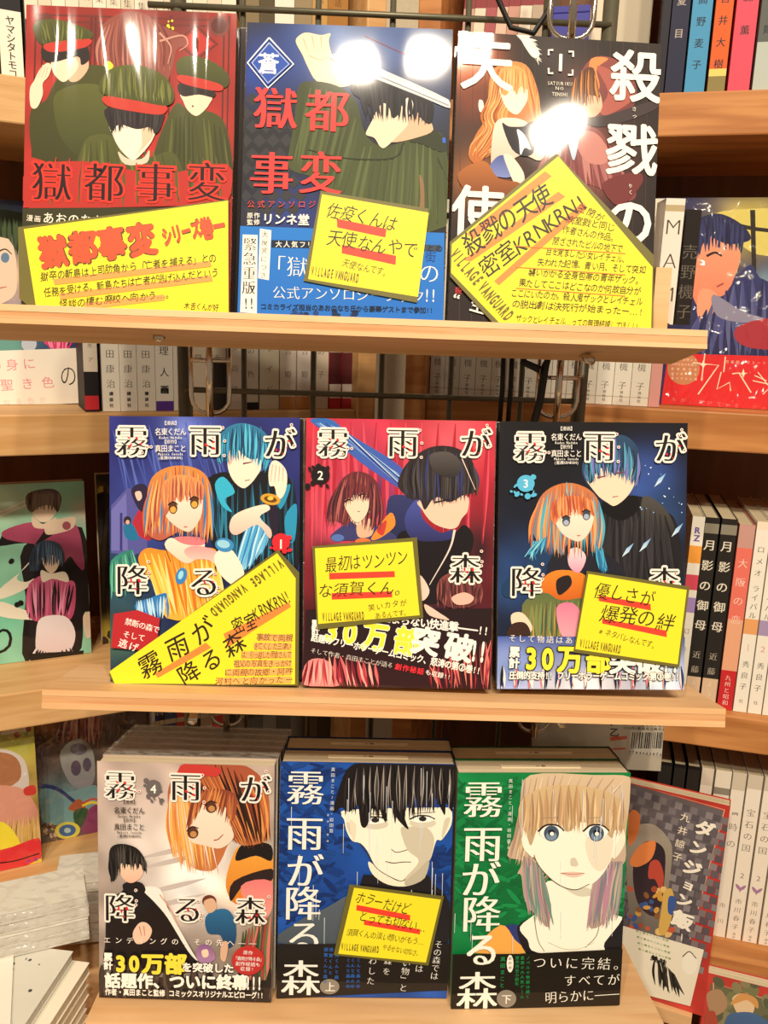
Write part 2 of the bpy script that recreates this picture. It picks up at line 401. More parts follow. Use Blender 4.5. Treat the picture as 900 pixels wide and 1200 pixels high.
# ---- 1: red cover, three dark green coats
def p(a):
    a.bg('#9c2a24', [(130, 300, 60, '#bc3a30'), (700, 450, 80, '#b4342e'), (330, 120, 90, '#762822'), (640, 80, 120, '#782c28'), (450, 690, 300, '#bc302a'), (170, 650, 120, '#c8342c')], noise=.03)
    for x in (125, 150, 320, 335, 600, 790, 808): a.st('#5a2420', [(x, 60), (x-12, 560)], 7, 5, False)
    for y in (62, 84): a.st('#6b2a26', [(120, y-6), (810, y+14)], 6, 6, False)
    a.el('#7a3a34', 770, 95, 38); a.el('#5b2a28', 770, 95, 28); a.el('#6b322c', 160, 80, 30)
    a.sh('#8a2a26', '690,95 765,160 690,215 620,150', None, False); a.sh('#b8342c', '690,108 752,160 690,203 634,150', None, False)
    a.st('#5a1c1c', '690,95 765,160 690,215 620,150 690,95', 5, 5, False)
    # reddish waves of hair at the back
    a.sh('#8d4a42', '350,120 400,60 490,45 560,90 640,130 655,165 620,180 600,260 560,300 370,260')
    a.strands(['#7a3c36', '#9d5a4e', '#b5776a', '#6c332f'], '370,100 460,50 560,80', '350,240 470,270 600,250', 26, 14, 20)
    a.st('#c58f80', '560,150 640,130 660,160 630,185', 8, 3); a.st('#c58f80', '560,120 600,170 590,230', 8, 3)
    a.spray(['#e8d838'], 585, 68, 610, 105, 6, 3, 7); a.sh('#e8d838', '368,225 385,222 398,240 380,255 366,240')
    # left figure
    a.sh('#4a4a22', '190,300 240,250 330,235 385,262 400,420 395,640 150,600 110,520 108,395 160,360', '#3a3a1c')
    a.sh('#5c5f2c', '200,330 300,300 370,330 390,480 300,560 220,500 190,400', '#3e4220')
    a.sh(SK2, '262,205 300,200 310,245 275,290 240,285'); a.sh(SK, '180,222 210,205 262,210 275,240 250,275 222,295 195,275 182,250')
    a.sh('#2a2220', '150,170 230,175 300,165 312,215 285,235 272,205 190,225 150,215')
    a.sh('#55592a', '115,95 150,75 220,78 300,105 328,130 300,150 220,160 150,165 125,140', '#3f421e'); a.sh('#c0382e', '160,160 310,142 300,172 180,190')
    a.strands(['#6d7138', '#474a22'], '130,90 220,80 300,112', '150,160 220,158 300,148', 12, 10)
    a.sh(SK, '120,290 140,250 165,228 180,240 170,275 150,300 150,340 130,385 108,380 105,320')
    for k in range(3): a.st(SK2, [(150+k*9, 235+k*4), (134+k*12, 280)], 3, 2)
    # right figure
    a.sh('#4c4f26', '620,370 660,390 740,400 790,440 815,560 820,690 560,680 540,560 575,450', '#37381c')
    a.strands(['#5c6030', '#3a3c1c', '#474a24'], '590,430 680,410 790,460', '560,640 690,660 810,640', 26, 16)
    a.sh(SK, '640,335 740,345 735,375 712,402 688,415 660,395 645,365'); a.sh('#2a2220', '632,300 748,325 750,350 700,340 640,345')
    a.sh('#55592a', '622,225 650,205 710,208 775,240 808,280 795,315 740,310 660,290 625,265', '#3f421e'); a.sh('#c0382e', '635,270 772,302 768,328 640,300')
    a.st('#3a2018', '676,378 680,384', 5, 5, False)
    # centre figure
    a.sh('#565a2a', '290,520 340,480 400,490 430,540 520,560 600,540 640,600 640,700 280,700', '#3e411f')
    a.strands(['#666a34', '#43461f', '#50542a'], '300,510 420,500 600,560', '280,690 450,700 640,690', 30, 16)
    a.sh('#d9c8b2', '415,540 450,565 500,565 525,535 515,580 440,585')
    a.sh(SK3, '390,430 545,440 540,490 515,530 480,565 460,568 425,535 400,490'); a.sh('#e2c2a4', '470,560 530,500 542,455 500,450 498,520')
    a.sh('#2b2427', '380,385 565,385 568,450 545,480 530,455 480,462 420,445 395,470 380,440')
    a.strands(['#1e1a1c', '#3c3438'], '385,395 470,385 560,395', '395,480 470,455 550,480', 20, 9, 0, 6)
    a.sh('#c23a2e', '376,345 570,372 572,410 480,402 378,380')
    a.sh('#5b602c', '350,300 375,260 430,238 500,240 570,270 608,320 610,365 575,380 480,362 385,345 355,330', '#454a20')
    a.strands(['#6e7338', '#4a4e22', '#7c8044'], '370,270 480,240 590,300', '370,345 480,360 590,372', 22, 14)
    a.rect('#bc302a', '85,735 115,560 150,570 120,735'); a.sh('#b6302a', '105,600 300,575 560,620 800,585 800,715 700,728 400,735 100,735')
    a.strands(['#565a2a', '#43461f', '#c23a30'], '200,560 480,580 760,560', '180,725 480,728 780,715', 24, 14)
    a.rect('#38361f', '82,737 805,735 805,1105 78,1075')
def t(a):
    for ch, x, y in (('獄', 185, 645), ('都', 368, 648), ('事', 548, 650), ('変', 728, 648)):
        a.g1(ch, x, y, 150, '#e0382c', .035, ser=.02); a.lift(a.nl)
        a.g1(ch, x, y, 148, '#241416', .0, ser=.022); a.lift(a.nl); a.cut()
    a.tx('1', (692, 160), (692, 160), 62, '#3a1414', .01)
    a.tx('漫画', (110, 772), (137, 775), 24, '#eee6d0', .012); a.tx('あおのなち', (175, 772), (350, 782), 42, '#f2ead6', .012)
    a.tx('うまで', (455, 776), (530, 768), 22, '#2a2416')
    a.tx('大', (108, 1052), (108, 1052), 26, '#eee6d0', .02); a.tx('ち', (105, 1018), (105, 1018), 20, '#eee6d0', .02)
display_book(0, (0, 0), 3, 'red comic with three figures in dark green coats, left end of top display shelf', .016, '#7c2420', '#3a1614', WRAP, p, t)

# ---- 2: blue and black cover, one green jacket
def p(a):
    a.bg('#26262e', [(300, 180, 150, '#2c4690'), (600, 150, 200, '#46609c'), (120, 250, 90, '#22409a'), (700, 320, 120, '#3c4668'), (250, 760, 110, '#2a3e86'), (430, 100, 120, '#6a80b0')], c2='#1c1c22', noise=.04)
    for k in range(9):
        for j in range(9):
            if (k+j) % 2: a.rect('#33333a', [(80+k*24, 330+j*48), (104+k*24, 354+j*48), (80+k*24, 378+j*48), (56+k*24, 354+j*48)])
    a.st('#8a2a34', '500,130 790,260', 3, 2, False)
    a.sh(SK, '255,150 275,125 300,120 345,128 378,122 372,150 385,200 420,260 450,300 400,310 330,290 298,240 280,200')
    for q in ('282,140 300,190', '312,130 322,180', '345,132 345,176', '300,200 340,215 372,205'): a.st(SK2, q, 5, 2)
    a.sh('#3d4426', '262,320 300,290 400,305 470,360 500,470 560,520 640,500 745,465 790,520 795,800 420,800 330,640 240,600 232,540 250,440', '#4c5530')
    a.strands(['#566038', '#3c4426', '#485230'], '290,310 400,330 480,440', '250,580 330,620 420,690', 16, 20)
    a.strands(['#5a653c', '#404a2a', '#4e5834'], '500,520 640,510 780,500', '440,790 620,790 790,790', 26, 18)
    a.sh('#2e3420', '660,500 700,470 745,460 790,500 780,540 700,510'); a.st('#2e3420', '640,505 600,560 430,560 300,530', 7, 3); a.st('#2e3420', '760,560 800,640', 5, 3)
    a.sh(SK2, '640,430 700,400 745,460 680,490 600,505 590,480')
    a.sh(SK, '545,365 600,350 650,400 655,440 620,480 575,522 555,520 535,490 505,478 512,455 530,420'); a.sh(SK3, '655,345 672,365 668,400 645,405 640,370')
    a.sh('#1d1b22', '455,290 520,270 620,300 740,360 735,440 700,420 690,400 672,360 640,350 625,400 600,420 585,380 560,370 520,430 520,380 480,350 455,330')
    a.strands(['#15141a', '#33303a', '#26242c'], '470,285 600,300 720,370', '500,420 600,430 720,440', 26, 10, 0, 10)
    a.sh('#c9cdd6', '410,195 540,240 800,355 802,385 700,345 400,225'); a.st('#ffffff', '410,205 800,366', 6, 4, False); a.st('#5a6070', '410,215 800,376', 3, 2, False)
    a.sh('#8a6a4c', '695,620 712,660 710,790 690,790 698,700'); a.spray(['#3a66c8'], 780, 490, 800, 505, 2, 5, 8)
def t(a):
    D = '162,140 248,232 158,316 86,228 162,140'
    a.sh('#2c52b0', '162,150 238,232 158,306 96,228', None, False); a.st('#dfe6f2', D, 6, 6, False); a.st('#c8d4ea', '162,158 232,232 158,298 102,228 162,158', 3, 3, False)
    a.tx('蒼', (160, 230), (160, 230), 78, '#f4f6fa', .02)
    for ch, x, y in (('獄', 185, 385), ('都', 368, 395), ('事', 172, 612), ('変', 345, 612)):
        a.g1(ch, x, y, 160, '#e8413f', .008, ser=.022); a.lift(a.nl); a.cut()
    a.tx('公式アンソロジー', (100, 720), (350, 722), 28, '#c8443c', .01)
    a.tx('原作', (97, 760), (121, 760), 22, '#efe9dc', .015); a.tx('監修', (97, 783), (121, 783), 22, '#efe9dc', .015)
    a.tx('リンネ堂', (160, 772), (285, 776), 42, '#f6f1e6', .03)
def b(a):
    a.lift(); a.sh('#2478d0', '62,796 785,825 780,1142 50,1108', '#1f6cc8', False)
    a.spray(['#11284f', '#1c3f7c'], 240, 1096, 470, 1112, 12, 6, 14)
def l(a):
    a.rect('#f4efe2', '132,806 172,812 164,985 126,978'); a.rect('#f4efe2', '72,826 124,828 122,1100 64,1094')
    a.tx('大反響につき', (150, 826), (144, 968), 25, '#1c1a18', 0, v=True, ser=.015)
    a.tx('緊急重版', (98, 860), (94, 1010), 50, '#181614', 0, v=True, ser=.02); a.tx('!!', (84, 1064), (104, 1064), 52, '#181614', .03)
    a.rect('#14243c', '172,846 420,852 420,878 172,872'); a.tx('大人気フリーホラー', (198, 860), (420, 866), 24, '#f4efe2', .015)
    a.rect('#3a4a5c', '600,862 770,868 770,890 600,884'); a.tx('との', (735, 878), (765, 880), 26, '#14243c', .03); a.tx('街', (735, 908), (735, 908), 40, '#14448c', .0)
    a.tx('「獄都事変」初の', (185, 935), (730, 966), 78, '#f4f2ea', .0, ser=.012)
    a.tx('公式アンソロジーブック', (200, 1028), (690, 1046), 50, '#f4f2ea', .0, ser=.01); a.tx('!!', (722, 1043), (745, 1044), 62, '#f4f2ea', .02)
    a.tx('コミカライズ担当のあおのなち氏から豪華ゲストまで参加!!', (145, 1076), (738, 1096), 24, '#14243c', .02)
display_book(1, (260, 0), 3, 'blue-black comic with green-jacketed figure and bright blue paper band', .017, '#20202a', '#16161c', GLOSS, p, t, b, l)

# ---- 3: dark cover with an orange glow
def p(a):
    a.bg('#2c2422', [(150, 210, 90, '#ee7a44'), (130, 130, 50, '#ffd0a0'), (180, 350, 90, '#7a3a24'), (560, 560, 120, '#93504a'), (520, 250, 60, '#5a3a36'), (180, 610, 90, '#b06a34'), (470, 170, 90, '#3c3434'), (250, 480, 120, '#4a3028')], c2='#241a1c', noise=.03)
    for k in range(16): a.st('#4a322c', [(120+k*44, 130), (108+k*44, 1130)], 2, 2, False)
    a.sh('#f4efe6', '318,118 350,120 372,140 398,180 392,200 372,195 350,165 335,140'); a.st('#cfc8bc', '322,120 395,218', 3, 1, False)
    a.strands(['#f8f4ec', '#d8d2c8'], '325,118 350,140 390,195', '350,115 392,150 404,222', 12, 6)
    a.sh('#efe8dc', '185,345 198,350 200,375 188,388 182,368')
    # right: maroon hooded shape with brown hair
    a.sh('#8a4844', '520,300 580,205 660,205 720,260 740,330 700,400 560,415 510,380', '#6b3634')
    a.sh('#e88a50', '580,205 640,205 600,240 610,300 590,350 575,270'); a.sh('#a85a50', '600,230 690,270 730,340 640,400 610,380 640,320')
    a.sh(SK2, '545,330 600,310 620,370 590,405 550,395'); a.sh('#f2a888', '548,380 590,372 615,385 580,410')
    a.sh('#5b3a26', '515,290 560,240 590,240 600,300 612,340 575,330 550,370 530,400 510,350')
    a.strands(['#4a2e20', '#7a5030', '#d8823c'], '525,270 560,240 595,260', '515,390 560,370 605,350', 18, 8, 0, 8)
    a.sh('#3f3436', '560,410 640,400 800,352 800,385 640,440 540,430')
    a.sh('#8d4c4c', '400,600 440,520 520,450 580,440 630,480 650,580 720,620 740,680 700,700 560,640 420,680 340,640', '#7c3e40')
    a.strands(['#a56462', '#75383a', '#b87a74'], '430,520 540,450 640,500', '380,650 560,650 720,690', 26, 22)
    a.sh('#c08078', '520,470 590,460 640,520 630,570 560,560'); a.sh('#6e2f30', '620,640 740,600 760,640 680,720')
    # left: seated pale figure with long orange hair
    a.sh('#d98a4c', '225,260 280,215 350,225 385,290 400,370 380,420 300,430 250,420 230,500 180,570 145,540 170,470 210,400', '#b86a34')
    for k in range(26):
        r = a.seed; t_ = k/26; x0_ = 232+t_*90; a.st(['#e8a05c', '#b9652e', '#f0bd7c', '#9e5226', '#d98a4c'][k % 5], [(x0_+r.uniform(-4, 4), 262-30*math.sin(t_*3)), (x0_-12, 340), (x0_-38+r.uniform(-8, 8), 400), (x0_-30+t_*10, 450), (x0_-70+t_*60+r.uniform(-8, 8), 500), (150+t_*90+r.uniform(-10, 10), 545+r.uniform(-20, 14))], 5, 1, bulge=5)
    a.strands(['#e8a05c', '#b9652e'], '340,230 370,260 390,320', '380,420 410,440 400,470', 10, 10)
    a.sh(SK3, '262,300 345,290 356,340 340,375 318,398 290,385 268,350'); a.sh('#e8a05c', '255,250 300,225 350,250 356,310 330,300 318,330 300,300 282,330 262,320')
    a.strands(['#f0b878', '#cf7e40'], '265,250 300,235 345,255', '262,330 300,315 350,325', 14, 8, 0, 5)
    a.sh('#f2dccc', '240,430 300,410 360,430 420,500 400,560 330,540 250,600 225,570', '#dcb6a4'); a.sh('#2c2830', '265,430 290,440 340,440 365,430 380,520 350,545 300,520')
    a.sh('#eef2f8', '318,450 345,470 368,520 345,515 330,540 325,490'); a.sh('#4a5a9c', '225,570 260,540 300,560 320,600 280,620 220,605', '#7a88c0')
    a.sh('#f0d8c8', '270,540 300,545 340,600 340,640 310,640 290,600'); a.sh('#b06a34', '110,600 200,560 250,620 330,640 300,680 160,680 120,650', '#7c4222')
    a.sh('#b8c8e0', '500,440 530,420 540,460 520,560 500,500')
def t(a):
    for ch, x, y in (('天', 213, 222), ('使', 175, 740), ('殺', 737, 268), ('戮', 722, 522), ('の', 712, 775)):
        a.g1(ch, x, y, 190, '#f8f3e8', .022, jit=0); a.lift(a.nl); a.cut()
    for x0, y0, dx, dy in ((430, 176, 1, 1), (516, 182, -1, 1), (430, 256, 1, -1), (514, 262, -1, -1)):
        a.st('#f4efe2', [(x0, y0+18*dy), (x0, y0), (x0+16*dx, y0)], 7, 7, False)
    a.tx('1', (472, 218), (472, 218), 84, '#f8f3e8', .02)
    a.tx('SATSURIKU', (430, 290), (508, 294), 18, '#d8d0c0', .01); a.tx('NO', (460, 308), (476, 309), 18, '#d8d0c0', .01); a.tx('TENSHI', (446, 328), (494, 331), 18, '#d8d0c0', .01)
    a.tx('さつ', (730, 382), (732, 408), 17, '#e8e2d4', .01, v=True); a.tx('りく', (719, 650), (719, 672), 17, '#e8e2d4', .01, v=True)
    a.tx('“生贄', (112, 1058), (240, 1094), 56, '#f4efe2', .02); a.tx('殺', (105, 1022), (105, 1022), 26, '#c83838', .01)
display_book(2, (500, 0), 3, 'glossy black comic with white title and orange-haired figure, right of top display shelf', .018, '#2a2220', '#1c1614', GLOSS, p, t)

# ---- shared layout of the four-volume series
def series_title(a, pos, size, dark='#1c1618', halo='#f6efe4'):
    for ch, x, y in pos:
        if halo: a.g1(ch, x, y, size, halo, .055, ser=.012); a.lift(a.nl)
        a.g1(ch, x, y, size, dark, .0, ser=.03); a.lift(a.nl)
        r = a.seed
        for k in range(5): a.el('#d8282c', x+r.uniform(-.12, .28)*size, y+r.uniform(-.1, .3)*size, r.uniform(2, 9), r.uniform(2, 6), r.random()*3, 7)
        for k in range(3):
            q = (x+r.uniform(.3, .62)*size, y+r.uniform(-.6, .5)*size, 3.5); a.el('#f6efe4', q[0], q[1], q[2]*1.9, None, 0, 8); a.el('#a82428', *q, None, 0, 8)
        a.cut()
def authors(a, x, y, col, s=1.):
    a.tx('【漫画】', (x-14*s, y-34*s), (x+38*s, y-34*s), 18*s, col); a.tx('名東くだん', (x-38*s, y), (x+62*s, y), 31*s, col, .012, ser=.01)
    a.tx('Kudan Naduka', (x-30*s, y+23*s), (x+54*s, y+23*s), 14*s, col, .02)
    a.tx('【原作】', (x-14*s, y+40*s), (x+38*s, y+40*s), 18*s, col); a.tx('真田まこと', (x-38*s, y+66*s), (x+62*s, y+66*s), 31*s, col, .012, ser=.01)
    a.tx('Makoto Sanada', (x-34*s, y+88*s), (x+58*s, y+88*s), 14*s, col, .02); a.tx('(星屑KRNKRN)', (x-34*s, y+103*s), (x+58*s, y+103*s), 15*s, col, .01)

# ---- 4: volume 1, blue
def p(a):
    a.bg('#2a2e7c', [(450, 130, 130, '#4a5ab4'), (200, 200, 120, '#23246c'), (700, 200, 140, '#232a68'), (300, 430, 160, '#3a4aa0'), (150, 720, 110, '#1e4a54'), (620, 620, 160, '#102038'), (130, 950, 130, '#3c5c50'), (380, 130, 60, '#6a7cc8')], c2='#1c2c50', noise=.06)
    a.strands(['#3e4ca0', '#5468b8'], '110,120 400,90 700,110', '200,420 500,500 820,480', 24, 10, 0, 30)
    a.rect('#54549c', '105,420 170,350 250,380 250,600 190,620 105,610'); a.rect('#6c6cb4', '105,440 165,370 172,600 105,600'); a.rect('#34347a', '140,450 150,450 150,600 140,600')
    a.sh('#b02838', '215,440 250,430 270,520 260,560 215,540 190,500'); a.sh('#2c2040', '185,360 215,335 250,350 250,430 225,445 200,410'); a.sh('#e8c4b4', '200,370 222,365 228,390 212,402')
    a.sh('#1f6e9c', '155,500 190,495 215,545 200,560 165,550'); a.el('#2a2430', 170, 480, 15, 17); a.el('#d8a890', 171, 487, 8, 9)
    a.sh('#2c7c74', '105,640 190,595 180,650 215,690 140,760 105,750', '#54a888'); a.strands(['#3c9484', '#205c58', '#6cc09c'], '110,650 150,620 190,600', '110,790 170,770 220,700', 18, 10)
    # dark-clad figure behind, blue hair
    a.sh('#14161c', '480,330 560,290 640,330 700,290 800,300 848,420 846,700 600,700 520,600 480,450')
    a.strands(['#1f4c66', '#2a7ea0', '#10242e'], '500,330 640,340 830,320', '520,560 640,680 840,680', 24, 16, 0, 20)
    a.sh('#35b4d8', '555,310 600,370 560,400 590,450 545,420 520,340'); a.sh('#2a94c0', '800,470 846,420 840,560 810,560'); a.sh('#2a94c0', '820,340 806,400 780,440 770,380')
    a.sh(SK3, '585,195 690,205 705,270 685,310 660,340 630,355 590,320 570,260'); a.sh('#e6b4a4', '562,205 585,190 592,240 575,262')
    a.sh('#2f7ea8', '520,170 560,120 620,98 690,115 735,160 742,230 722,290 700,240 660,240 620,210 600,190 580,200 565,250 530,210', '#1c3e64')
    a.strands(['#3aa4cc', '#1c3a5c', '#5cc4e4', '#214c78'], '540,150 640,100 730,160', '540,260 640,240 725,290', 34, 13, 10, 10)
    a.st('#7a2c44', '632,258 665,252', 6, 3); a.st('#a04850', '640,325 660,322', 3, 2)
    # hand with a gold guard and blue blade
    a.sh(SK3, '748,250 775,252 805,290 806,350 790,392 770,395 758,350 738,345 734,290'); [a.st('#e6a89c', [(750+k*14, 262+k*4), (742+k*16, 330)], 4, 2) for k in range(4)]
    a.sh('#241c30', '728,400 752,396 775,450 770,540 745,520'); a.el('#d8a030', 742, 400, 40, 22, .2); a.el('#6a4210', 742, 400, 26, 12, .2); a.el('#f0c850', 742, 396, 12, 8)
    a.sh('#3c9cd8', '650,500 700,470 735,560 680,640 610,700 600,660 640,600', '#a4dcf4'); a.strands(['#c4ecfc', '#2c84c4', '#64b8e4'], '650,500 690,480 730,540', '600,680 640,690 700,620', 16, 12)
    a.sh(SK3, '590,470 640,440 720,420 740,440 700,470 745,520 740,555 690,500 610,540 580,520', '#f0bcae')
    # front figure, orange hair and yellow top
    a.sh('#e8902c', '215,630 250,590 330,600 500,590 530,620 520,700 560,800 520,870 330,870 300,760 240,690', '#f0b440')
    a.strands(['#f8cc58', '#d87820', '#f4a838', '#fce090'], '240,610 400,620 530,640', '320,860 440,860 560,820', 34, 18, 0, 12)
    a.sh('#2878c0', '330,770 300,830 240,860 200,820 260,790'); a.strands(['#bfe4f8', '#3c84cc'], '210,800 260,790 330,780', '220,870 270,880 330,870', 12, 14)
    a.sh(SK3, '345,550 420,570 470,560 480,590 440,640 400,650 345,610 320,580', '#f4d0bc'); a.st('#201818', '318,575 345,645', 3, 2); a.sh('#e87c84', '360,550 420,545 480,555 470,580 400,575')
    a.sh('#ec9c9c', '410,590 450,582 520,600 560,640 620,700 560,690 500,640 430,635 400,610', SK3); a.sh('#f8ead8', '520,620 580,590 640,690 600,740 540,690'); a.el('#3c8cc8', 560, 580, 38, 28, .2); a.el('#9cd4ec', 556, 576, 26, 16, .2)
    a.el('#3c84c8', 388, 702, 22, 34, .3); a.el('#9cdcf0', 386, 698, 10, 18, .3)
    a.sh('#d88c44', '250,400 270,310 340,268 430,270 490,310 512,400 500,500 470,560 440,500 350,540 300,560 250,530 285,480', '#b85c48')
    a.strands(['#e8a458', '#a84c3c', '#f0b870', '#c46848', '#3c7cb8'], '275,330 380,265 490,320', '250,540 380,540 500,560', 48, 15, 10, 14)
    a.sh(SK3, '318,400 350,370 460,372 472,430 460,480 430,520 405,525 360,500 325,460', '#f4cdbc')
    a.sh('#e49c5c', '310,340 380,300 470,330 474,400 450,380 440,400 410,370 385,410 360,380 345,430 318,460', '#b4604c')
    a.strands(['#d07c54', '#a84c44', '#eca868'], '320,330 390,300 465,335', '322,440 390,400 468,420', 26, 12, 0, 8)
    for x, y in ((355, 432), (440, 412)): a.el('#5a3420', x, y, 17, 23); a.el('#e0a848', x, y+6, 12, 13); a.st('#2a1818', [(x-20, y-12), (x, y-25), (x+19, y-14)], 6, 4)
    a.st('#b8584c', '398,506 412,507', 4, 3)
def t(a):
    series_title(a, (('霧', 190, 165), ('雨', 482, 165), ('が', 778, 180), ('降', 192, 715), ('る', 480, 725)), 132)
    authors(a, 333, 130, '#f4efe8')
    a.el('#d82834', 786, 568, 36, 34); a.spray(['#d82834'], 745, 535, 825, 610, 12, 4, 12); a.lift(); a.tx('1', (786, 576), (786, 576), 52, '#fff6ee', .02)
    a.rect('#b82830', '120,850 215,835 305,870 290,1000 110,985'); a.tx('禁断の森で', (180, 882), (290, 912), 31, '#fff6ee', .01, ser=.01); a.tx('そして', (172, 932), (232, 945), 30, '#fff6ee', .01, ser=.01); a.tx('逃げ', (158, 968), (200, 982), 38, '#fff6ee', .015, ser=.01)
display_book(3, (100, 470), 3.428, 'blue comic volume one with orange-haired figure in yellow, on the middle display shelf', .013, '#20246a', '#141a40', WRAP, p, t)

# ---- 5: volume 2, red
def p(a):
    a.bg('#c4283c', [(300, 180, 160, '#c83a58'), (650, 150, 130, '#e45a68'), (200, 480, 130, '#d8506c'), (760, 600, 70, '#3c1c24', 160), (140, 620, 60, '#301820'), (330, 360, 90, '#54306c'), (560, 870, 300, '#2c1a24', 130), (90, 830, 90, '#50141c')], c2='#2a161c', noise=.05)
    a.strands(['#d84c60', '#b02438'], '90,90 400,90 800,100', '100,560 400,560 790,560', 26, 20, 0, 30)
    a.sh('#2f68b8', '75,80 160,78 240,140 420,250 490,330 500,390 430,350 280,250 150,140', '#4c54b4'); a.strands(['#a8d0ee', '#3c64b8', '#6c90d4', '#283c8c'], '90,90 160,100 230,150', '440,300 480,350 495,388', 12, 16, 0, 8)
    a.st('#dceefa', '230,140 500,392', 4, 2, False); a.sh('#33386c', '390,400 450,380 500,400 480,520 520,560 400,560', '#20264c')
    # right figure
    a.sh('#141016', '430,560 470,520 640,540 700,500 740,560 700,680 640,800 520,800 500,640', '#1c1218'); a.sh('#4854a8', '470,440 520,390 530,470 600,530 650,520 640,560 500,560 460,500', '#2c2c60')
    a.sh('#f0d0c0', '520,700 560,760 540,800 520,790'); a.st('#e8d8d0', '662,520 640,600 560,740', 10, 3)
    a.sh('#f4c8b0', '520,400 700,380 715,440 690,475 670,510 630,515 570,490 530,440')
    a.sh('#2c2426', '430,330 470,250 560,190 660,190 730,240 748,330 740,370 700,380 640,410 600,390 570,400 540,440 520,400 490,400 450,370')
    a.strands(['#3c3434', '#181214', '#4c4644', '#2c2830', '#34386c'], '470,260 600,185 735,260', '470,390 600,420 740,380', 46, 14, 10, 12); a.sh('#565050', '560,220 640,210 690,260 660,310 580,290', '#2c2828')
    a.st('#1c1012', '580,410 640,398', 7, 3); a.st('#f4d8c8', '690,235 745,360', 4, 2)
    # left figure
    a.sh('#3c3c70', '250,480 330,500 420,540 400,570 250,560 190,560 160,540'); a.sh('#f08c34', '330,540 400,450 420,500 370,545 330,560'); a.sh('#c83c34', '345,520 385,480 372,540')
    a.sh(SK2, '270,480 330,480 325,540 270,545'); a.sh(SK, '205,400 310,360 320,430 300,480 270,500 240,480 215,440'); a.el('#5474b8', 188, 550, 26, 15); a.el('#e8763c', 290, 565, 32, 14)
    a.sh('#6c2c34', '170,380 210,310 270,285 330,310 362,370 350,460 325,520 312,420 280,380 230,410 215,440 230,500 180,480 150,480 165,420')
    a.strands(['#8a3c3c', '#3c1c28', '#b0605a', '#5a2434'], '190,340 270,285 350,350', '150,500 250,500 350,520', 38, 12, 10, 14)
    a.sh(SK, '215,400 300,370 314,420 298,465 268,488 240,468'); a.strands(['#7c3438', '#4c202c'], '215,340 270,310 320,350', '212,430 260,400 312,410', 16, 10, 0, 6)
    for x, y in ((232, 402), (290, 378)): a.st('#3c1418', [(x-16, y+4), (x, y-4), (x+16, y)], 8, 3)
    a.st('#a04040', '268,444 278,446', 3, 2)
    a.sh('#8c4a48', '600,720 650,690 720,690 770,740 750,820 640,830 590,780', '#5c2c30'); a.strands(['#6c3438', '#a05c54', '#43201f'], '600,720 680,690 770,740', '600,830 690,840 760,810', 24, 12, 0, 12); a.sh('#f2b8a8', '650,790 700,770 740,790 720,815 670,818')
def t(a):
    series_title(a, (('霧', 168, 170), ('雨', 450, 170), ('が', 745, 175), ('森', 705, 675)), 130)
    a.el('#1a1216', 118, 298, 38, 36); a.spray(['#1a1216'], 65, 245, 150, 350, 14, 3, 14); a.lift(); a.tx('2', (118, 300), (118, 300), 50, '#fff6ee', .015)
def b(a):
    a.lift(); a.sh('#241418', '62,835 826,835 815,1160 48,1138', '#301418', False)
    a.sh('#e88c8c', '70,1040 150,1040 200,1137 50,1133'); a.strands(['#f4b0a4', '#b83848', '#7c1c2c', '#e06c70'], '70,1040 200,1020 340,1050', '55,1135 220,1140 360,1146', 26, 16, 0, 12)
    a.strands(['#b83848', '#5a141e', '#e88070'], '560,1060 680,1000 810,960', '580,1150 700,1155 800,1158', 20, 10, 0, 20); a.sh('#f0c8b8', '540,815 600,850 640,880 560,860')
def l(a):
    a.tx('止まらない快進撃――!!', (385, 868), (790, 924), 44, '#fff6ee', .03)
    a.tx('累計', (100, 890), (100, 918), 34, '#fff6ee', .04, v=True)
    a.tx('30万部', (165, 915), (470, 962), 118, '#f8e840', .045, halo='#fffdf2', hw=.03, aspect=.9); a.tx('突破', (545, 962), (680, 988), 118, '#fff9f0', .045); a.tx('!!', (742, 1002), (776, 1006), 110, '#fff9f0', .05)
    a.tx('話題のフリーホラーゲームコミック、怒涛の第②巻!!', (98, 945), (760, 1082), 36, '#fff9f0', .03)
    a.tx('そして作者・真田まことが語る', (92, 998), (402, 1057), 25, '#f4ece4', .0, ser=.01); a.tx('創作秘話', (435, 1064), (525, 1082), 28, '#e8303c', .03); a.tx('も収録!!', (556, 1088), (640, 1106), 25, '#f4ece4', .015)
display_book(4, (340, 470), 3.428, 'red comic volume two with black-haired figure, centre of middle display shelf', .013, '#8c1c2c', '#1c1418', WRAP, p, t, b, l)

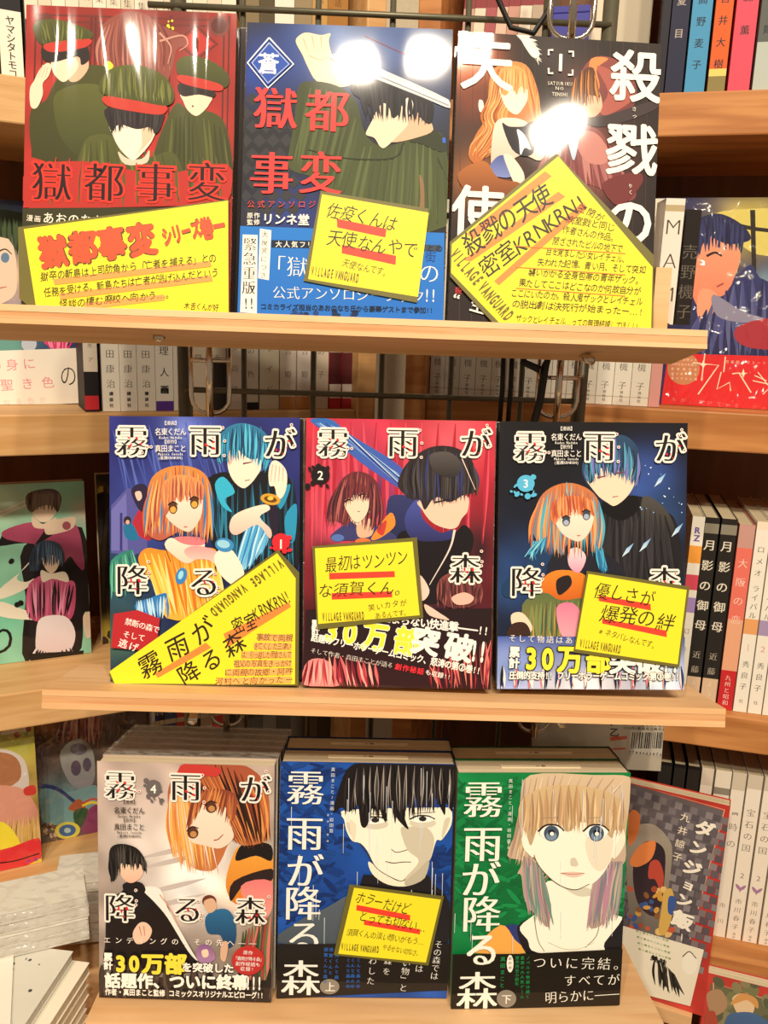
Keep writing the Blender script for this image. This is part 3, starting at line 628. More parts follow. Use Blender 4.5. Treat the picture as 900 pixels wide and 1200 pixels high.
# ---- 6: volume 3, black
def p(a):
    a.bg('#121014', [(640, 330, 110, '#3c5cb0', 120), (120, 700, 130, '#284a84'), (760, 750, 120, '#1c2c48'), (250, 130, 160, '#0e0c10'), (700, 450, 110, '#26406c'), (480, 850, 160, '#2c3850')], c2='#18223c', noise=.05)
    a.sh('#18161c', '410,520 480,430 600,380 700,430 770,500 780,760 560,800 470,640', '#201e24'); a.sh('#4e4a46', '640,380 720,430 760,520 700,560 640,520 600,560 620,440', '#2a2828')
    a.strands(['#2c2a2e', '#1c1a1e', '#38343a'], '480,450 600,420 720,460', '470,700 600,760 770,740', 28, 20, 0, 16); a.sh('#0c0a0e', '480,400 600,380 610,440 540,480 470,440')
    a.sh(SK, '405,290 590,250 600,320 570,380 520,420 490,410 440,370')
    a.sh('#2c4a6c', '385,280 420,180 480,140 560,140 610,190 622,270 600,330 585,260 540,240 520,300 480,260 440,290 420,330', '#23304c')
    a.strands(['#3c7494', '#1c2c44', '#8074c4', '#28486c', '#54a0bc'], '400,220 500,140 610,210', '410,330 500,300 605,340', 46, 13, 10, 12)
    a.st('#7c3444', '445,308 480,300', 6, 3); a.st('#7c3444', '525,290 560,284', 6, 3); a.st('#a05858', '508,385 530,382', 3, 2)
    for x, y in ((700, 320), (770, 520), (570, 600), (640, 580)): a.sh('#6ca8e0', [(x+24, y-30), (x+4, y+6), (x-24, y+26), (x-6, y-8)], '#dceefa', False)
    a.spray(['#dceefa', '#8cb8e8'], 620, 250, 800, 480, 16, 1.5, 4)
    # front figure
    a.sh('#20202c', '250,640 300,580 380,560 450,590 560,690 480,800 250,820'); a.sh('#e8882c', '220,720 280,680 380,690 430,740 440,790 300,810 230,780', '#c85c1c'); a.sh('#241c20', '280,720 330,700 340,740 290,780')
    a.sh('#5a6c44', '140,820 230,770 300,800 420,790 480,850 440,960 300,970 180,960', '#94803c'); a.strands(['#7c8c54', '#c8a44c', '#4c5c44'], '180,820 300,800 440,810', '180,960 300,970 460,960', 24, 18)
    a.sh('#e87c9c', '280,830 340,810 380,860 350,960 300,940', '#f4a8b4'); a.sh('#1c3c64', '60,740 140,660 200,600 280,560 240,660 160,740 80,790'); a.sh('#f4dce0', '330,600 370,590 400,630 370,690 330,660', '#e898b4')
    a.sh(SK, '95,860 140,850 180,900 170,930 110,920'); a.sh('#3c241c', '75,940 100,895 150,890 175,930 160,975 90,975')
    a.sh('#d0763c', '180,490 210,390 270,340 350,330 430,370 465,450 468,560 440,600 400,520 320,580 300,620 250,560 200,560', '#3c7c98')
    a.strands(['#e89454', '#b8542c', '#f0ac6c', '#4cb0c8', '#3c88a8', '#c86c44'], '210,400 320,325 450,400', '180,580 320,620 460,600', 56, 14, 10, 16)
    a.sh(SK3, '270,470 300,440 420,430 428,480 410,530 380,560 350,560 300,530', '#f4d4c4'); a.sh('#dc8450', '255,440 320,380 420,400 428,460 400,440 380,460 350,430 320,480 290,460 272,500')
    a.strands(['#c46038', '#eca068', '#b04c3c'], '265,400 330,365 420,395', '265,490 340,460 426,460', 26, 12, 0, 8)
    for x, y in ((318, 482), (400, 458)): a.el('#3c4454', x, y, 16, 20); a.el('#a8b4c8', x, y+6, 11, 11); a.st('#3c1c18', [(x-18, y-12), (x, y-22), (x+17, y-12)], 6, 4)
    a.st('#b8584c', '362,540 376,540', 4, 3)
    a.strands(['#48acd0', '#2c6c9c', '#84d0e0'], '180,560 210,560 240,540', '190,640 150,620 230,610', 12, 12); a.strands(['#48acd0', '#2c6c9c'], '440,580 455,600 465,590', '460,680 480,690 470,660', 10, 14)
    a.bg('#3c54a0', [(100, 1100, 100, '#7c98e0'), (400, 1130, 200, '#e8e8f4', 40), (700, 1100, 100, '#c8d8f0')], y0=0, y1=36, ny=14, nx=30, c2='#c4ccec')
def t(a):
    series_title(a, (('霧', 170, 182), ('雨', 452, 182), ('が', 738, 190), ('降', 155, 725), ('森', 715, 725)), 132)
    authors(a, 305, 144, '#f4efe8')
    a.el('#58b8e0', 152, 330, 36, 34); a.spray(['#58b8e0'], 92, 280, 190, 390, 16, 3, 14); a.lift(); a.tx('3', (152, 330), (152, 330), 46, '#f4fbff', .01)
    a.tx('そして物語はあの森へと', (100, 950), (480, 965), 32, '#f4efe8', .005, ser=.01)
def b(a):
    a.lift(); a.strands(['#1c1a24', '#e87c84', '#f4f0ea', '#2c3c6c', '#f4f0ea'], '60,1060 400,1060 780,1060', '60,1150 400,1152 780,1154', 44, 16, 0, 10)
def l(a):
    a.tx('累計', (108, 1005), (106, 1050), 46, '#fff9f0', .045, v=True, halo='#181420', hw=.06); a.tx('30万部', (175, 1030), (448, 1036), 118, '#f8e840', .045, halo='#181420', hw=.04, aspect=.9); a.tx('突破', (545, 1040), (655, 1042), 112, '#fff9f0', .04, halo='#181420', hw=.04); a.tx('!!', (720, 1048), (756, 1048), 100, '#fff9f0', .05, halo='#181420')
    a.tx('圧倒的支持!! フリーホラーゲームコミック第③巻!!', (100, 1098), (765, 1102), 36, '#fff9f0', .035, halo='#181420', hw=.05)
display_book(5, (570, 470), 3.428, 'black comic volume three with two close-standing figures, right on the middle display shelf', .013, '#161418', '#100e12', WRAP, p, t, b, l)

# ---- 7: volume 4, pale cloudy cover
def p(a):
    a.bg('#b8a398', [(450, 560, 220, '#fbf2ea', 200), (250, 480, 110, '#f0e2da'), (120, 300, 90, '#c4b0a8'), (130, 800, 60, '#b0a098'), (460, 660, 120, '#ffffff'), (600, 700, 100, '#f4d8c8'), (740, 900, 90, '#4c6040'), (300, 300, 90, '#d8c4bc')], c2='#908078', noise=.06)
    for y in (520, 560, 660, 720): a.st('#c8bcb8', [(250, y+30), (380, y), (500, y-30)], 6, 2, bulge=16)
    a.strands(['#5c7c50', '#a44440', '#344c34', '#d87c70'], '650,840 720,800 760,780', '640,1090 700,1095 755,1100', 26, 20, 0, 20)
    # upper right figure leaning in
    a.sh('#f0a840', '600,560 640,500 760,500 762,680 700,690 620,730 580,660', '#d87c28'); a.sh('#1c1414', '640,500 700,485 762,500 762,560 700,540 620,560'); a.sh('#2c1c1c', '612,640 762,590 762,640 660,650 600,720'); a.sh('#e87c7c', '640,660 762,640 762,760 700,790', '#f4a494')
    a.sh('#a85438', '350,330 370,240 440,190 560,184 660,188 740,260 756,400 740,480 650,500 600,480 560,560 520,600 440,580 420,480 380,520', '#c87844')
    a.strands(['#3c2018', '#7c3424', '#c86c3c', '#e89c54', '#2c1814'], '420,210 560,188 720,260', '620,480 680,500 748,480', 44, 16, 10, 16)
    a.strands(['#f4dcd0', '#e8a04c', '#f0bc6c', '#d88040'], '360,300 390,240 430,210', '380,540 440,600 540,600', 34, 14, 14, 16)
    a.sh('#c83c34', '400,190 480,186 560,200 540,230 470,230 420,280 380,300')
    a.sh(SK3, '425,400 470,330 560,320 600,420 610,470 560,510 500,500 440,480', '#f8d8c4'); a.sh('#8c4430', '440,340 520,280 620,300 610,400 570,330 520,350 480,340 450,400 430,440', '#a85c3c')
    a.strands(['#7c3828', '#b8643c', '#d88c4c'], '450,300 530,270 610,300', '430,440 500,350 600,420', 26, 12, 0, 8)
    for x, y in ((522, 350), (450, 450)): a.el('#5a3424', x, y, 22, 22); a.el('#c88c54', x+2, y+5, 13, 12); a.st('#2a1818', [(x-24, y-6), (x-4, y-24), (x+22, y-18)], 6, 4)
    a.st('#8c2c2c', '533,478 550,474 570,455', 4, 3)
    # lower left figure with black hair
    a.sh('#1c1618', '120,720 170,680 200,650 250,665 330,700 380,800 470,950 440,990 130,980 110,860', '#241c1c'); a.sh('#f6efe8', '250,665 320,668 350,740 440,900 470,950 430,910 350,780 300,720'); a.st('#e09c84', '320,690 370,760 400,830', 5, 2)
    a.sh('#1c1618', '175,655 205,640 250,645 262,680 200,700'); a.sh(SK, '158,560 240,560 256,600 240,630 205,645 172,620', '#f4b8a0')
    a.sh('#1c1816', '122,560 130,510 170,494 230,510 265,560 262,600 240,570 200,575 170,570 158,600 140,640 122,600'); a.strands(['#2c2826', '#4c4640', '#0c0a0a'], '125,530 190,494 260,550', '135,640 190,590 262,600', 26, 10, 0, 8)
    a.sh('#f0c8b0', '215,840 240,800 270,800 290,830 270,870 230,880'); a.st('#b86c5c', '240,812 250,850', 4, 2); a.st('#b86c5c', '258,812 262,850', 4, 2)
    # small lower right figure in blue
    a.sh('#2c6c9c', '500,780 540,750 590,750 620,800 618,880 580,900 560,850 510,840', '#1c3c64'); a.el('#6c3428', 515, 715, 28, 24); a.sh(SK2, '495,715 530,705 545,740 520,762 500,745'); a.sh(SK2, '565,880 590,880 580,950 560,940')
    a.sh('#8c5c94', '465,905 490,885 520,895 540,940 500,960 470,945', '#b88cb4'); a.sh(SK, '485,910 508,905 512,930 492,935')
    a.rect('#282220', '95,1000 762,1030 762,1118 85,1086'); a.strands(['#3c3430', '#54443c', '#2c2624'], '95,960 400,960 760,980', '90,1086 400,1098 755,1115', 30, 30, 0, 20)
def t(a):
    series_title(a, (('霧', 168, 268), ('雨', 422, 270), ('が', 698, 275), ('降', 165, 738), ('る', 430, 745), ('森', 680, 750)), 126)
    a.el('#6c6464', 298, 275, 30, 32); a.spray(['#6c6464'], 260, 240, 335, 330, 14, 2, 11); a.lift(); a.tx('4', (297, 278), (297, 278), 48, '#fff9f0', .015)
    authors(a, 193, 362, '#2c2422', .95)
    a.tx('エンディングの、その先へ――', (118, 860), (690, 878), 30, '#fff6ec', .005, ser=.012)
def b(a): a.lift(); a.el('#c03430', 672, 945, 66, 58)
def l(a):
    a.tx('累計', (122, 925), (122, 958), 38, '#fffaf0', .045, v=True, halo='#241c1c', hw=.05); a.tx('30万部', (170, 950), (385, 955), 92, '#f8e448', .05, halo='#241c1c', hw=.05); a.tx('を突破した', (430, 968), (595, 974), 42, '#fffaf0', .04, halo='#241c1c', hw=.05)
    a.tx('話題作、ついに終幕', (140, 1015), (640, 1030), 68, '#fffaf0', .045, halo='#241c1c', hw=.04); a.tx('!!!', (672, 1032), (718, 1034), 74, '#fffaf0', .05, halo='#241c1c')
    a.tx('作者・真田まこと監修 コミックスオリジナルエピローグ!!', (122, 1058), (728, 1082), 31, '#fffaf0', .03, halo='#241c1c', hw=.04)
    a.tx('原作', (662, 912), (682, 914), 19, '#fff'); a.tx('「霧雨が降る森」', (622, 934), (728, 940), 19, '#fff'); a.tx('創作秘話も', (632, 955), (712, 960), 20, '#fff'); a.tx('収録!', (650, 976), (690, 978), 20, '#fff')
STACK_LOC = xf(6)
display_book(6, (90, 840), 3.333, 'pale cloudy comic volume four facing the shopper at the front of its stack', .013, '#c8b8ac', '#b8a89c', WRAP, p, t, b, l)

# ---- 8: blue novel cover, large plain face
def rain(a, n, x0, y0, x1, y1):
    for i in range(n):
        x, y = a.seed.uniform(x0, x1), a.seed.uniform(y0, y1); a.st('#dfe6f0', [(x, y), (x-2, y+a.seed.uniform(40, 160))], 2.2, 1.2, False)
def leaves(a, cols, n, x0, y0, x1, y1, r=22):
    for i in range(n):
        x, y, t = a.seed.uniform(x0, x1), a.seed.uniform(y0, y1), a.seed.uniform(-.9, .9)
        a.el(cols[i % len(cols)], x, y, a.seed.uniform(.6, 1.3)*r, a.seed.uniform(.18, .34)*r, t, 8)
def p(a):
    a.bg('#1c50a8', [(300, 700, 160, '#1a4498'), (680, 250, 80, '#183c88'), (120, 200, 100, '#2458b4')], noise=.04)
    leaves(a, ['#143a80', '#1a4690', '#122e6c'], 210, 50, 180, 320, 860, 34); leaves(a, ['#143a80', '#122e6c'], 60, 640, 500, 725, 800, 34)
    a.sh('#5a6470', '55,878 120,800 240,740 330,690 400,690 480,878', '#4a545e', True)
    a.sh('#1c181c', '375,640 420,612 620,610 650,640 720,720 716,878 340,878', '#242024')
    a.sh('#fbf4e0', '310,400 300,380 340,360 700,350 728,362 726,420 690,475 668,480 640,560 580,600 545,640 520,636 440,590 400,520 372,490 340,480 318,440')
    a.sh('#f7eed6', '405,560 420,610 480,650 560,655 625,622 600,600 540,640 470,610')
    a.sh('#cfc6b0', '530,430 570,425 620,420 660,470 640,560 600,600 550,636 545,625 600,560 560,520 540,480'); a.sh('#bfb6a2', '590,600 640,555 622,625 560,655 545,640')
    a.sh('#d8cfb8', '318,410 345,420 352,470 330,450'); a.sh('#e8dec6', '330,400 356,420 350,480 340,470'); a.sh('#d8cfb8', '690,470 700,400 722,390 712,430')
    a.st('#3c342e', '372,490 400,530 440,590 520,634 548,630', 3, 3)
    for s_, x, y in ((1, 430, 402), (-1, 615, 396)):
        a.el('#d8d0bc', x, y+14, 52, 20); a.sh('#fffdf2', [(x-46, y+2), (x-20, y-12), (x+20, y-12), (x+44, y+2), (x+10, y+12), (x-20, y+12)]); a.el('#2a2424', x, y-2, 15, 10); a.st('#1c1618', [(x-50, y), (x-20, y-13), (x+20, y-13), (x+48, y-1)], 6, 5)
        a.st('#4a4038', [(x-50*s_, y-28), (x+40*s_, y-22)], 3, 2)
    a.st('#3c342e', '492,512 510,524 530,522 556,514', 3, 3); a.st('#4a3c34', '470,560 500,566 540,562 570,562', 4, 3)
    a.sh('#1a1416', '268,370 300,250 340,190 420,178 640,178 742,182 742,240 735,330 728,365 706,330 700,380 660,300 630,320 600,330 575,300 545,380 560,435 520,400 480,340 470,410 430,330 400,420 375,420 362,340 330,370 300,350')
    a.strands(['#0e0a0c', '#2c2426', '#1a1416'], '330,200 500,180 735,200', '320,370 500,400 725,350', 44, 18, 0, 16)
    a.strands(['#b0a89c', '#8c8480', '#5c5654'], '360,200 520,186 720,200', '350,340 520,360 715,320', 22, 5, 0, 14)
    rain(a, 34, 60, 190, 730, 820)
def novel_title(a, col, pts_, size=150):
    for ch, x, y in pts_: a.g1(ch, x, y, size, col, .005, ser=.022); a.lift(a.nl); a.cut()
def t(a):
    novel_title(a, '#f4f1ea', (('霧', 162, 275), ('雨', 157, 450), ('が', 158, 595), ('降', 150, 720), ('る', 155, 850)))
    a.tx('真田まこと/漫画・岩田晋', (268, 205), (260, 440), 17, '#dfe4ee', 0, v=True); a.tx('原作・星屑', (248, 380), (246, 480), 9, '#dfe4ee', 0, v=True)
def b(a): a.lift(); a.sh('#201c1a', '45,878 730,878 714,1062 640,1064 45,1092', '#1c1816', False)
def l(a):
    novel_title(a, '#f4f1ea', (('森', 140, 1010),), 158)
    a.el('#8c8478', 252, 1045, 38, 30); a.lift(); a.tx('上', (254, 1046), (254, 1046), 42, '#f4f1ea', .01, ser=.01)
    for k, (x, n) in enumerate(((238, 7), (258, 5), (282, 6), (326, 8), (344, 8), (366, 8))): a.tx('須賀くんと森の中で'[:n], (x, 900), (x-3, 900+n*18), 17, '#2c64b8', .02, v=True)
    a.tx('その森では', (678, 880), (662, 1004), 34, '#f4f1ea', 0, v=True, ser=.01); a.tx('過去は', (610, 900), (602, 975), 34, '#f4f1ea', 0, v=True, ser=.01)
    a.tx('「い物」と', (556, 920), (540, 1050), 34, '#f4f1ea', 0, v=True, ser=.01); a.tx('森を', (480, 945), (474, 985), 32, '#f4f1ea', 0, v=True, ser=.01); a.tx('かわした', (424, 905), (412, 1022), 34, '#f4f1ea', 0, v=True, ser=.01)
display_book(7, (310, 840), 3.333, 'blue novel with large black-haired pale face, front of the middle bottom stack', .026, '#1c3c7c', '#14161c', GLOSS, p, t, b, l)

# ---- 9: green novel cover, large plain face
def p(a):
    a.bg('#0e7c40', [(300, 700, 160, '#0a6a36'), (150, 300, 100, '#128848'), (700, 780, 60, '#0c6c38')], noise=.04)
    leaves(a, ['#0a6434', '#0c7039', '#158a4a'], 190, 66, 240, 380, 900, 34); leaves(a, ['#0a6434', '#158a4a'], 40, 680, 660, 740, 860, 26)
    a.sh('#303a78', '245,830 320,812 350,880 350,920 180,920'); a.sh('#f0ac50', '150,905 255,812 310,870 350,922 160,922'); a.sh('#201c20', '320,818 400,790 420,920 352,920'); a.sh('#201c20', '640,880 720,790 735,800 730,910 640,920')
    a.sh('#fdf8e6', '330,820 400,760 432,700 440,640 620,650 640,720 700,770 728,790 660,880 640,920 400,920 360,870')
    a.sh('#d8d2be', '500,660 590,665 625,690 560,700'); a.st('#8c8474', '385,780 400,870 425,915', 4, 3); a.st('#8c8474', '644,770 630,850 585,900', 4, 3); a.st('#c8c0ac', '440,880 500,905 560,905 620,880', 3, 2)
    a.sh('#d8c0a0', '280,540 320,430 330,330 370,222 620,222 760,230 764,300 745,450 742,560 700,600 690,700 660,800 600,820 620,700 600,560 400,560 420,680 452,730 440,820 400,780 350,720 335,620 320,610 340,560', '#b89c94')
    a.strands(['#e8d4b4', '#b8946c', '#c8ac8c', '#a88c84', '#d0b490'], '350,240 500,222 740,240', '300,560 380,600 420,640', 30, 16, -10, 16)
    a.strands(['#a8a494', '#b8869c', '#8c7c7c', '#6c9484', '#c8b09c'], '345,540 380,560 410,580', '370,760 410,800 450,820', 26, 16, 0, 16); a.strands(['#a8a494', '#b8869c', '#8c7c8c', '#c8b09c', '#6c8484'], '640,540 690,560 730,560', '600,820 660,810 700,780', 30, 16, 0, 18)
    a.sh('#fdf8e6', '335,440 350,425 372,430 384,540 360,530 340,500'); a.sh('#f4ecd6', '702,440 730,430 742,480 715,535 690,545'); a.sh('#fdf8e6', '372,420 700,420 696,520 660,600 610,650 540,672 480,650 420,600 388,540')
    a.sh('#ece2cc', '590,470 690,460 680,560 640,600 600,560'); a.st('#5c4c40', '384,545 420,600 480,652 545,672 600,650', 3, 3)
    a.sh('#d4b88c', '330,330 420,270 560,262 700,300 745,370 740,430 700,440 690,470 660,440 640,400 600,420 560,350 540,430 505,440 480,380 440,440 400,430 372,500 350,440 330,440', '#c0a480')
    a.strands(['#e8d0a4', '#b89064', '#d8b488', '#c49c74', '#a88468'], '350,300 520,260 730,300', '345,460 520,440 720,450', 56, 14, 0, 14)
    for x, y in ((452, 448), (628, 448)):
        a.sh('#fffdf4', [(x-46, y), (x-20, y-26), (x+20, y-26), (x+46, y-4), (x+20, y+22), (x-20, y+24)]); a.el('#44546c', x, y+2, 30, 31); a.el('#7c94ac', x, y+12, 21, 18); a.el('#1c1c24', x, y, 13, 14); a.el('#fffdf4', x+2, y+4, 8); a.st('#241c1c', [(x-52, y-6), (x-22, y-30), (x+22, y-30), (x+50, y-8)], 7, 5)
        a.st('#a89478', [(x-38, y-58), (x+30, y-62)], 3, 2)
    a.sh('#d8ccb8', '528,550 545,546 556,575 530,576'); a.sh('#f0c8b8', '490,606 530,600 580,606 540,622'); a.st('#a07464', '488,606 535,610 582,606', 3, 2)
    rain(a, 26, 70, 230, 740, 860)
def t(a):
    novel_title(a, '#fbf7ea', (('霧', 185, 315), ('雨', 182, 490), ('が', 175, 630), ('降', 178, 765)), 160)
    a.g1('る', 180, 900, 150, '#fbf7ea', .005, ser=.022)
    a.tx('真田まこと/漫画・岩田晋', (292, 242), (285, 480), 17, '#e8efe4', 0, v=True); a.tx('原作・星屑', (284, 485), (283, 508), 8, '#e8efe4', 0, v=True)
def b(a): a.lift(); a.sh('#1c1814', '62,922 350,920 732,900 715,1118 60,1142', '#181410', False)
def l(a):
    a.g1('る', 180, 905, 150, '#fbf7ea', .005, ser=.022); a.lift(a.nl); novel_title(a, '#fbf7ea', (('森', 162, 1062),), 168)
    a.el('#8c8478', 276, 1094, 38, 34); a.lift(); a.tx('下', (276, 1096), (276, 1096), 42, '#f4f1ea', .01, ser=.01)
    a.el('#f8f4e6', 290, 958, 13, 34); a.lift(); a.tx('最終巻', (290, 938), (290, 974), 14, '#1c1814', 0, v=True)
    a.tx('真田まこと', (262, 940), (258, 1042), 21, '#12884a', .02, v=True); a.tx('原作完全小説化', (318, 935), (316, 1035), 16, '#12884a', .02, v=True); a.tx('星屑の大人気ゲーム', (338, 935), (336, 1085), 16, '#12884a', .02, v=True); a.tx('ノベルの物語は続く', (360, 935), (358, 1085), 16, '#12884a', .02, v=True)
    a.tx('ついに完結。', (405, 952), (718, 958), 56, '#fbf7ea', .0, ser=.012); a.tx('すべてが', (522, 1022), (692, 1018), 52, '#fbf7ea', .0, ser=.012); a.tx('明らかに――', (448, 1088), (690, 1072), 54, '#fbf7ea', .0, ser=.012)
display_book(8, (510, 840), 3.333, 'green novel with large pale light-haired face, front of the right bottom stack', .026, '#0c6c38', '#14241a', GLOSS, p, t, b, l)

# copies standing behind the display copies
def behind(i, n, T, cover, spine, gap, mat, lab, group, zip_label=False, wrap=False):
    for k in range(1, n+1):
        r = rnd.uniform(-1, 1)
        dz = {6: -.0005*k, 7: .004*k, 8: .005*k}.get(i, 0)*0
        loc, e = xf(i, rnd.uniform(-.0012, .0012)+(.0005*k), k*(T+gap)+.0002, 0)
        o = thing('comic_book', lab(k), 'book', loc, e, group)
        book_shell(o, BW, BH-.0006*k if not zip_label else BH, T, cover, spine, '#857a64' if wrap else '#d8c294', mat)
        if wrap:
            m = MB(); m.box(-BW/2-.0004, BW/2+.0004, -.0001, T+.0001, BH-.0006*k+.0001, BH-.0006*k+.0006, '#ffffff'); m.build('plastic_sleeve', FILM, o)
    return
ordn = ['', 'first', 'second', 'third', 'fourth', 'fifth', 'sixth', 'seventh', 'eighth', 'ninth', 'tenth', 'eleventh', 'twelfth', 'thirteenth', 'fourteenth', 'fifteenth', 'sixteenth', 'seventeenth', 'eighteenth', 'nineteenth', 'twentieth']
behind(6, 5, .0118, '#cfc6b4', '#a09080', .0018, WRAP, lambda k: 'film-wrapped comic standing %s behind the pale cloudy volume four' % ordn[k], 'wrapped copies stacked behind volume four', wrap=True)
for i, nm, cc in ((7, 'blue', '#16305c'), (8, 'green', '#0c4c2a')):
    loc, e = xf(i, .001, .0265, .0)
    o = thing('novel', 'second copy behind the %s novel, only its cream top edge showing' % nm, 'book', loc, e)
    book_shell(o, BW, BH, .026, cc, '#1c1c20', '#dcc8a0', GLOSS)
    for root, yy in ((BK[i]['root'], .013), (o, .013)):
        m = MB(); m.box(-.030, .030, yy-.0022, yy+.0022, BH-.0011, BH-.0002, '#efe0be'); s = m.build('sales_slip', MATTE, root)
        g = Art([(0, 0), (600, 0), (0, 60), (600, 60)], 60, 6, (0, 0), 1, 0, clip=False, x0=-30)
        g.tx('小説', (278, 30), (322, 30), 34, '#5a4c3c', .02)
        so = g.mb.build('slip_lettering', MATTE, s); so.rotation_euler = (-PI/2, 0, 0); so.location = (0, yy-.003, BH-.0001)
for i, nm in ((0, 'red'), (3, 'blue volume-one'), (4, 'red volume-two'), (5, 'black volume-three')):
    loc, e = xf(i, .0012 if i else .003, .0172 if i == 0 else .0138, .0)
    o = thing('comic_book', 'spare copy standing directly behind the %s comic, a thin edge showing' % nm, 'book', loc, e)
    book_shell(o, BW, BH, .013, '#241c1c', '#2c2424', '#cbb994', WRAP)
    m = MB(); m.box(-BW/2, BW/2+.0035, .0, .0130, BH+.0001, BH+.0006); m.box(BW/2+.0004, BW/2+.001, 0, .013, 0, BH); m.build('plastic_sleeve', FILM, o)

# ------------------------------------------------------------------ hand-written yellow cards
def card(i, origin, scale, corners, inner, label, paint, name='price_card'):
    """corners/inner in study coordinates; card lies on the cover plane of book i"""
    loc, e = xf(i)
    lift = .0009-BK[i]['y']
    A0 = Art(QUADS[i], BW*1000, BH*1000, origin, scale, 0, clip=False)
    P = A0.m(pts(corners)); c = P.mean(0)
    root = thing(name, label, 'card', xf(i, c[0]/1000, -lift, c[1]/1000)[0], e)
    t = .0005; n = len(P)
    m = MB(); q = (P-c)/1000
    v = [(x, 0, z) for x, z in q]+[(x, t, z) for x, z in q]
    m.add(v, [tuple(range(n)), tuple(range(2*n-1, n-1, -1))]+[(k, k+n, (k+1) % n+n, (k+1) % n) for k in range(n)], lin('#6b6328'))
    bo = m.build('card_backing', CARDM, root); bo['label'] = 'olive card edge'
    def A(y0):
        a = Art(QUADS[i], BW*1000, BH*1000, origin, scale, y0, clip=False); return a
    f = A(-2e-5); f.rect('#f2e22a', inner); fo = f.mb.build('card_face', CARDM, root); fo.location = (-c[0]/1000, 0, -c[1]/1000); fo['label'] = 'yellow card face'
    l = A(f.y-STEP); paint(l); lo = l.mb.build('handwriting', CARDM, fo)
    return root
INK, RED, ORG = '#2a2010', '#f0402c', '#f58a3c'
def vv(a, p0, p1, size): # shop stamp: narrow capitals
    d = np.array(p1)-np.array(p0); q = lambda t: tuple(np.array(p0)+d*t)
    a.tx('VILLAGE', q(0), q(.43), size, '#6b5a1c', .045, aspect=.7, jit=.02); a.tx('VANGUARD', q(.53), q(1), size, '#6b5a1c', .045, aspect=.7, jit=.02)
def hw(a, s, p0, p1, size, col=INK, wt=.004, jit=.05, **k): a.tx(s, p0, p1, size, col, wt, jit=jit, shear=.12, **k)
def c(a):
    a.tx('獄都事変', (195, 890), (500, 850), 118, '#f0522c', .05, jit=.03, halo='#5a3c14', hw=.022, aspect=.95); a.tx('シリーズ', (590, 840), (690, 815), 70, '#f0522c', .05, halo='#5a3c14', hw=.022, jit=.04); a.tx('巻ー', (728, 812), (772, 804), 80, '#f0522c', .05, halo='#5a3c14', hw=.02)
    a.lift(2)
    for q in ('195,985 740,925 745,945 200,1005', '215,1035 745,975 748,995 220,1055', '300,1068 580,1040 582,1060 305,1090'): a.rect('#f8a050', q)
    hw(a, '獄卒の斬島は上司肋角から「亡者を捕える」との', (165, 975), (750, 915), 36); hw(a, '任務を受ける。斬島たちは亡者が逃げ込んだという', (175, 1030), (755, 965), 36)
    hw(a, '怪談の棲む廃校へ向かう…。', (232, 1070), (600, 1038), 34); hw(a, '木舌くんが好', (660, 1080), (760, 1085), 28)
card(0, (0, 0), 3, '72,805 805,712 805,1108 128,1092 78,1050', '92,812 803,716 803,1104 136,1080', 'large yellow handwritten card with thick orange title, across the red comic', c)
def c(a):
    a.rect(RED, '402,775 578,812 574,842 404,806'); a.rect(RED, '420,866 612,906 610,938 420,896')
    hw(a, '佐疫くんは', (395, 748), (590, 790), 62, wt=0); hw(a, '天使なんやで', (395, 845), (660, 885), 64, wt=0); hw(a, '天使なんです。', (435, 930), (580, 965), 32)
    vv(a, (318, 955), (475, 982), 44)
card(1, (260, 0), 3, '345,678 728,742 686,1070 286,990', '350,690 728,756 690,1050 302,984', 'small yellow handwritten card tilted over the bright blue paper band', c)
def c(a):
    for q in ('415,600 440,618 160,840 135,822', '462,672 488,690 150,920 120,915', '548,708 566,728 250,1005 232,990'): a.rect(ORG, q)
    hw(a, '殺戮の天使', (160, 850), (400, 690), 88, wt=.01); hw(a, '密室KRNKRN!', (215, 935), (540, 705), 76, wt=.005)
    vv(a, (92, 890), (285, 1115), 58)
    L = ['密閉が', '病室戮と同じ', '作者さんの作品。', '閉ざされたビルの地下で', '目を覚ました少女レイチェル、', '失われた記憶、青い月、そして突如', '襲いかかる全身包帯の青年ザック。', '果たしてここはどこなのか何故自分が', 'ここにいたのか。殺人鬼ザックとレイチェル', 'の脱出劇は決死行が始まったー…!']
    for k, s in enumerate(L):
        x0 = [548, 505, 490, 455, 430, 400, 368, 335, 305, 310][k]; x1 = [608, 650, 660, 680, 700, 760, 750, 742, 750, 755][k]
        hw(a, s, (x0, 732+k*37.5), (x1, 760+k*37.5), 31)
    for k in (3, 5, 7): a.st(ORG, [(x0, 752+k*37.5), (700, 778+k*37.5)], 3, 3, False)
    hw(a, 'ザックとレイチェル…っての無理結婚してほしい。', (320, 1122), (755, 1150), 29)
card(2, (500, 0), 3, '455,538 800,895 800,1170 240,1152 75,975 75,850', '462,548 796,938 792,1168 262,1150 78,960 82,858', 'large yellow handwritten card, tilted over the black comic of the top shelf', c)
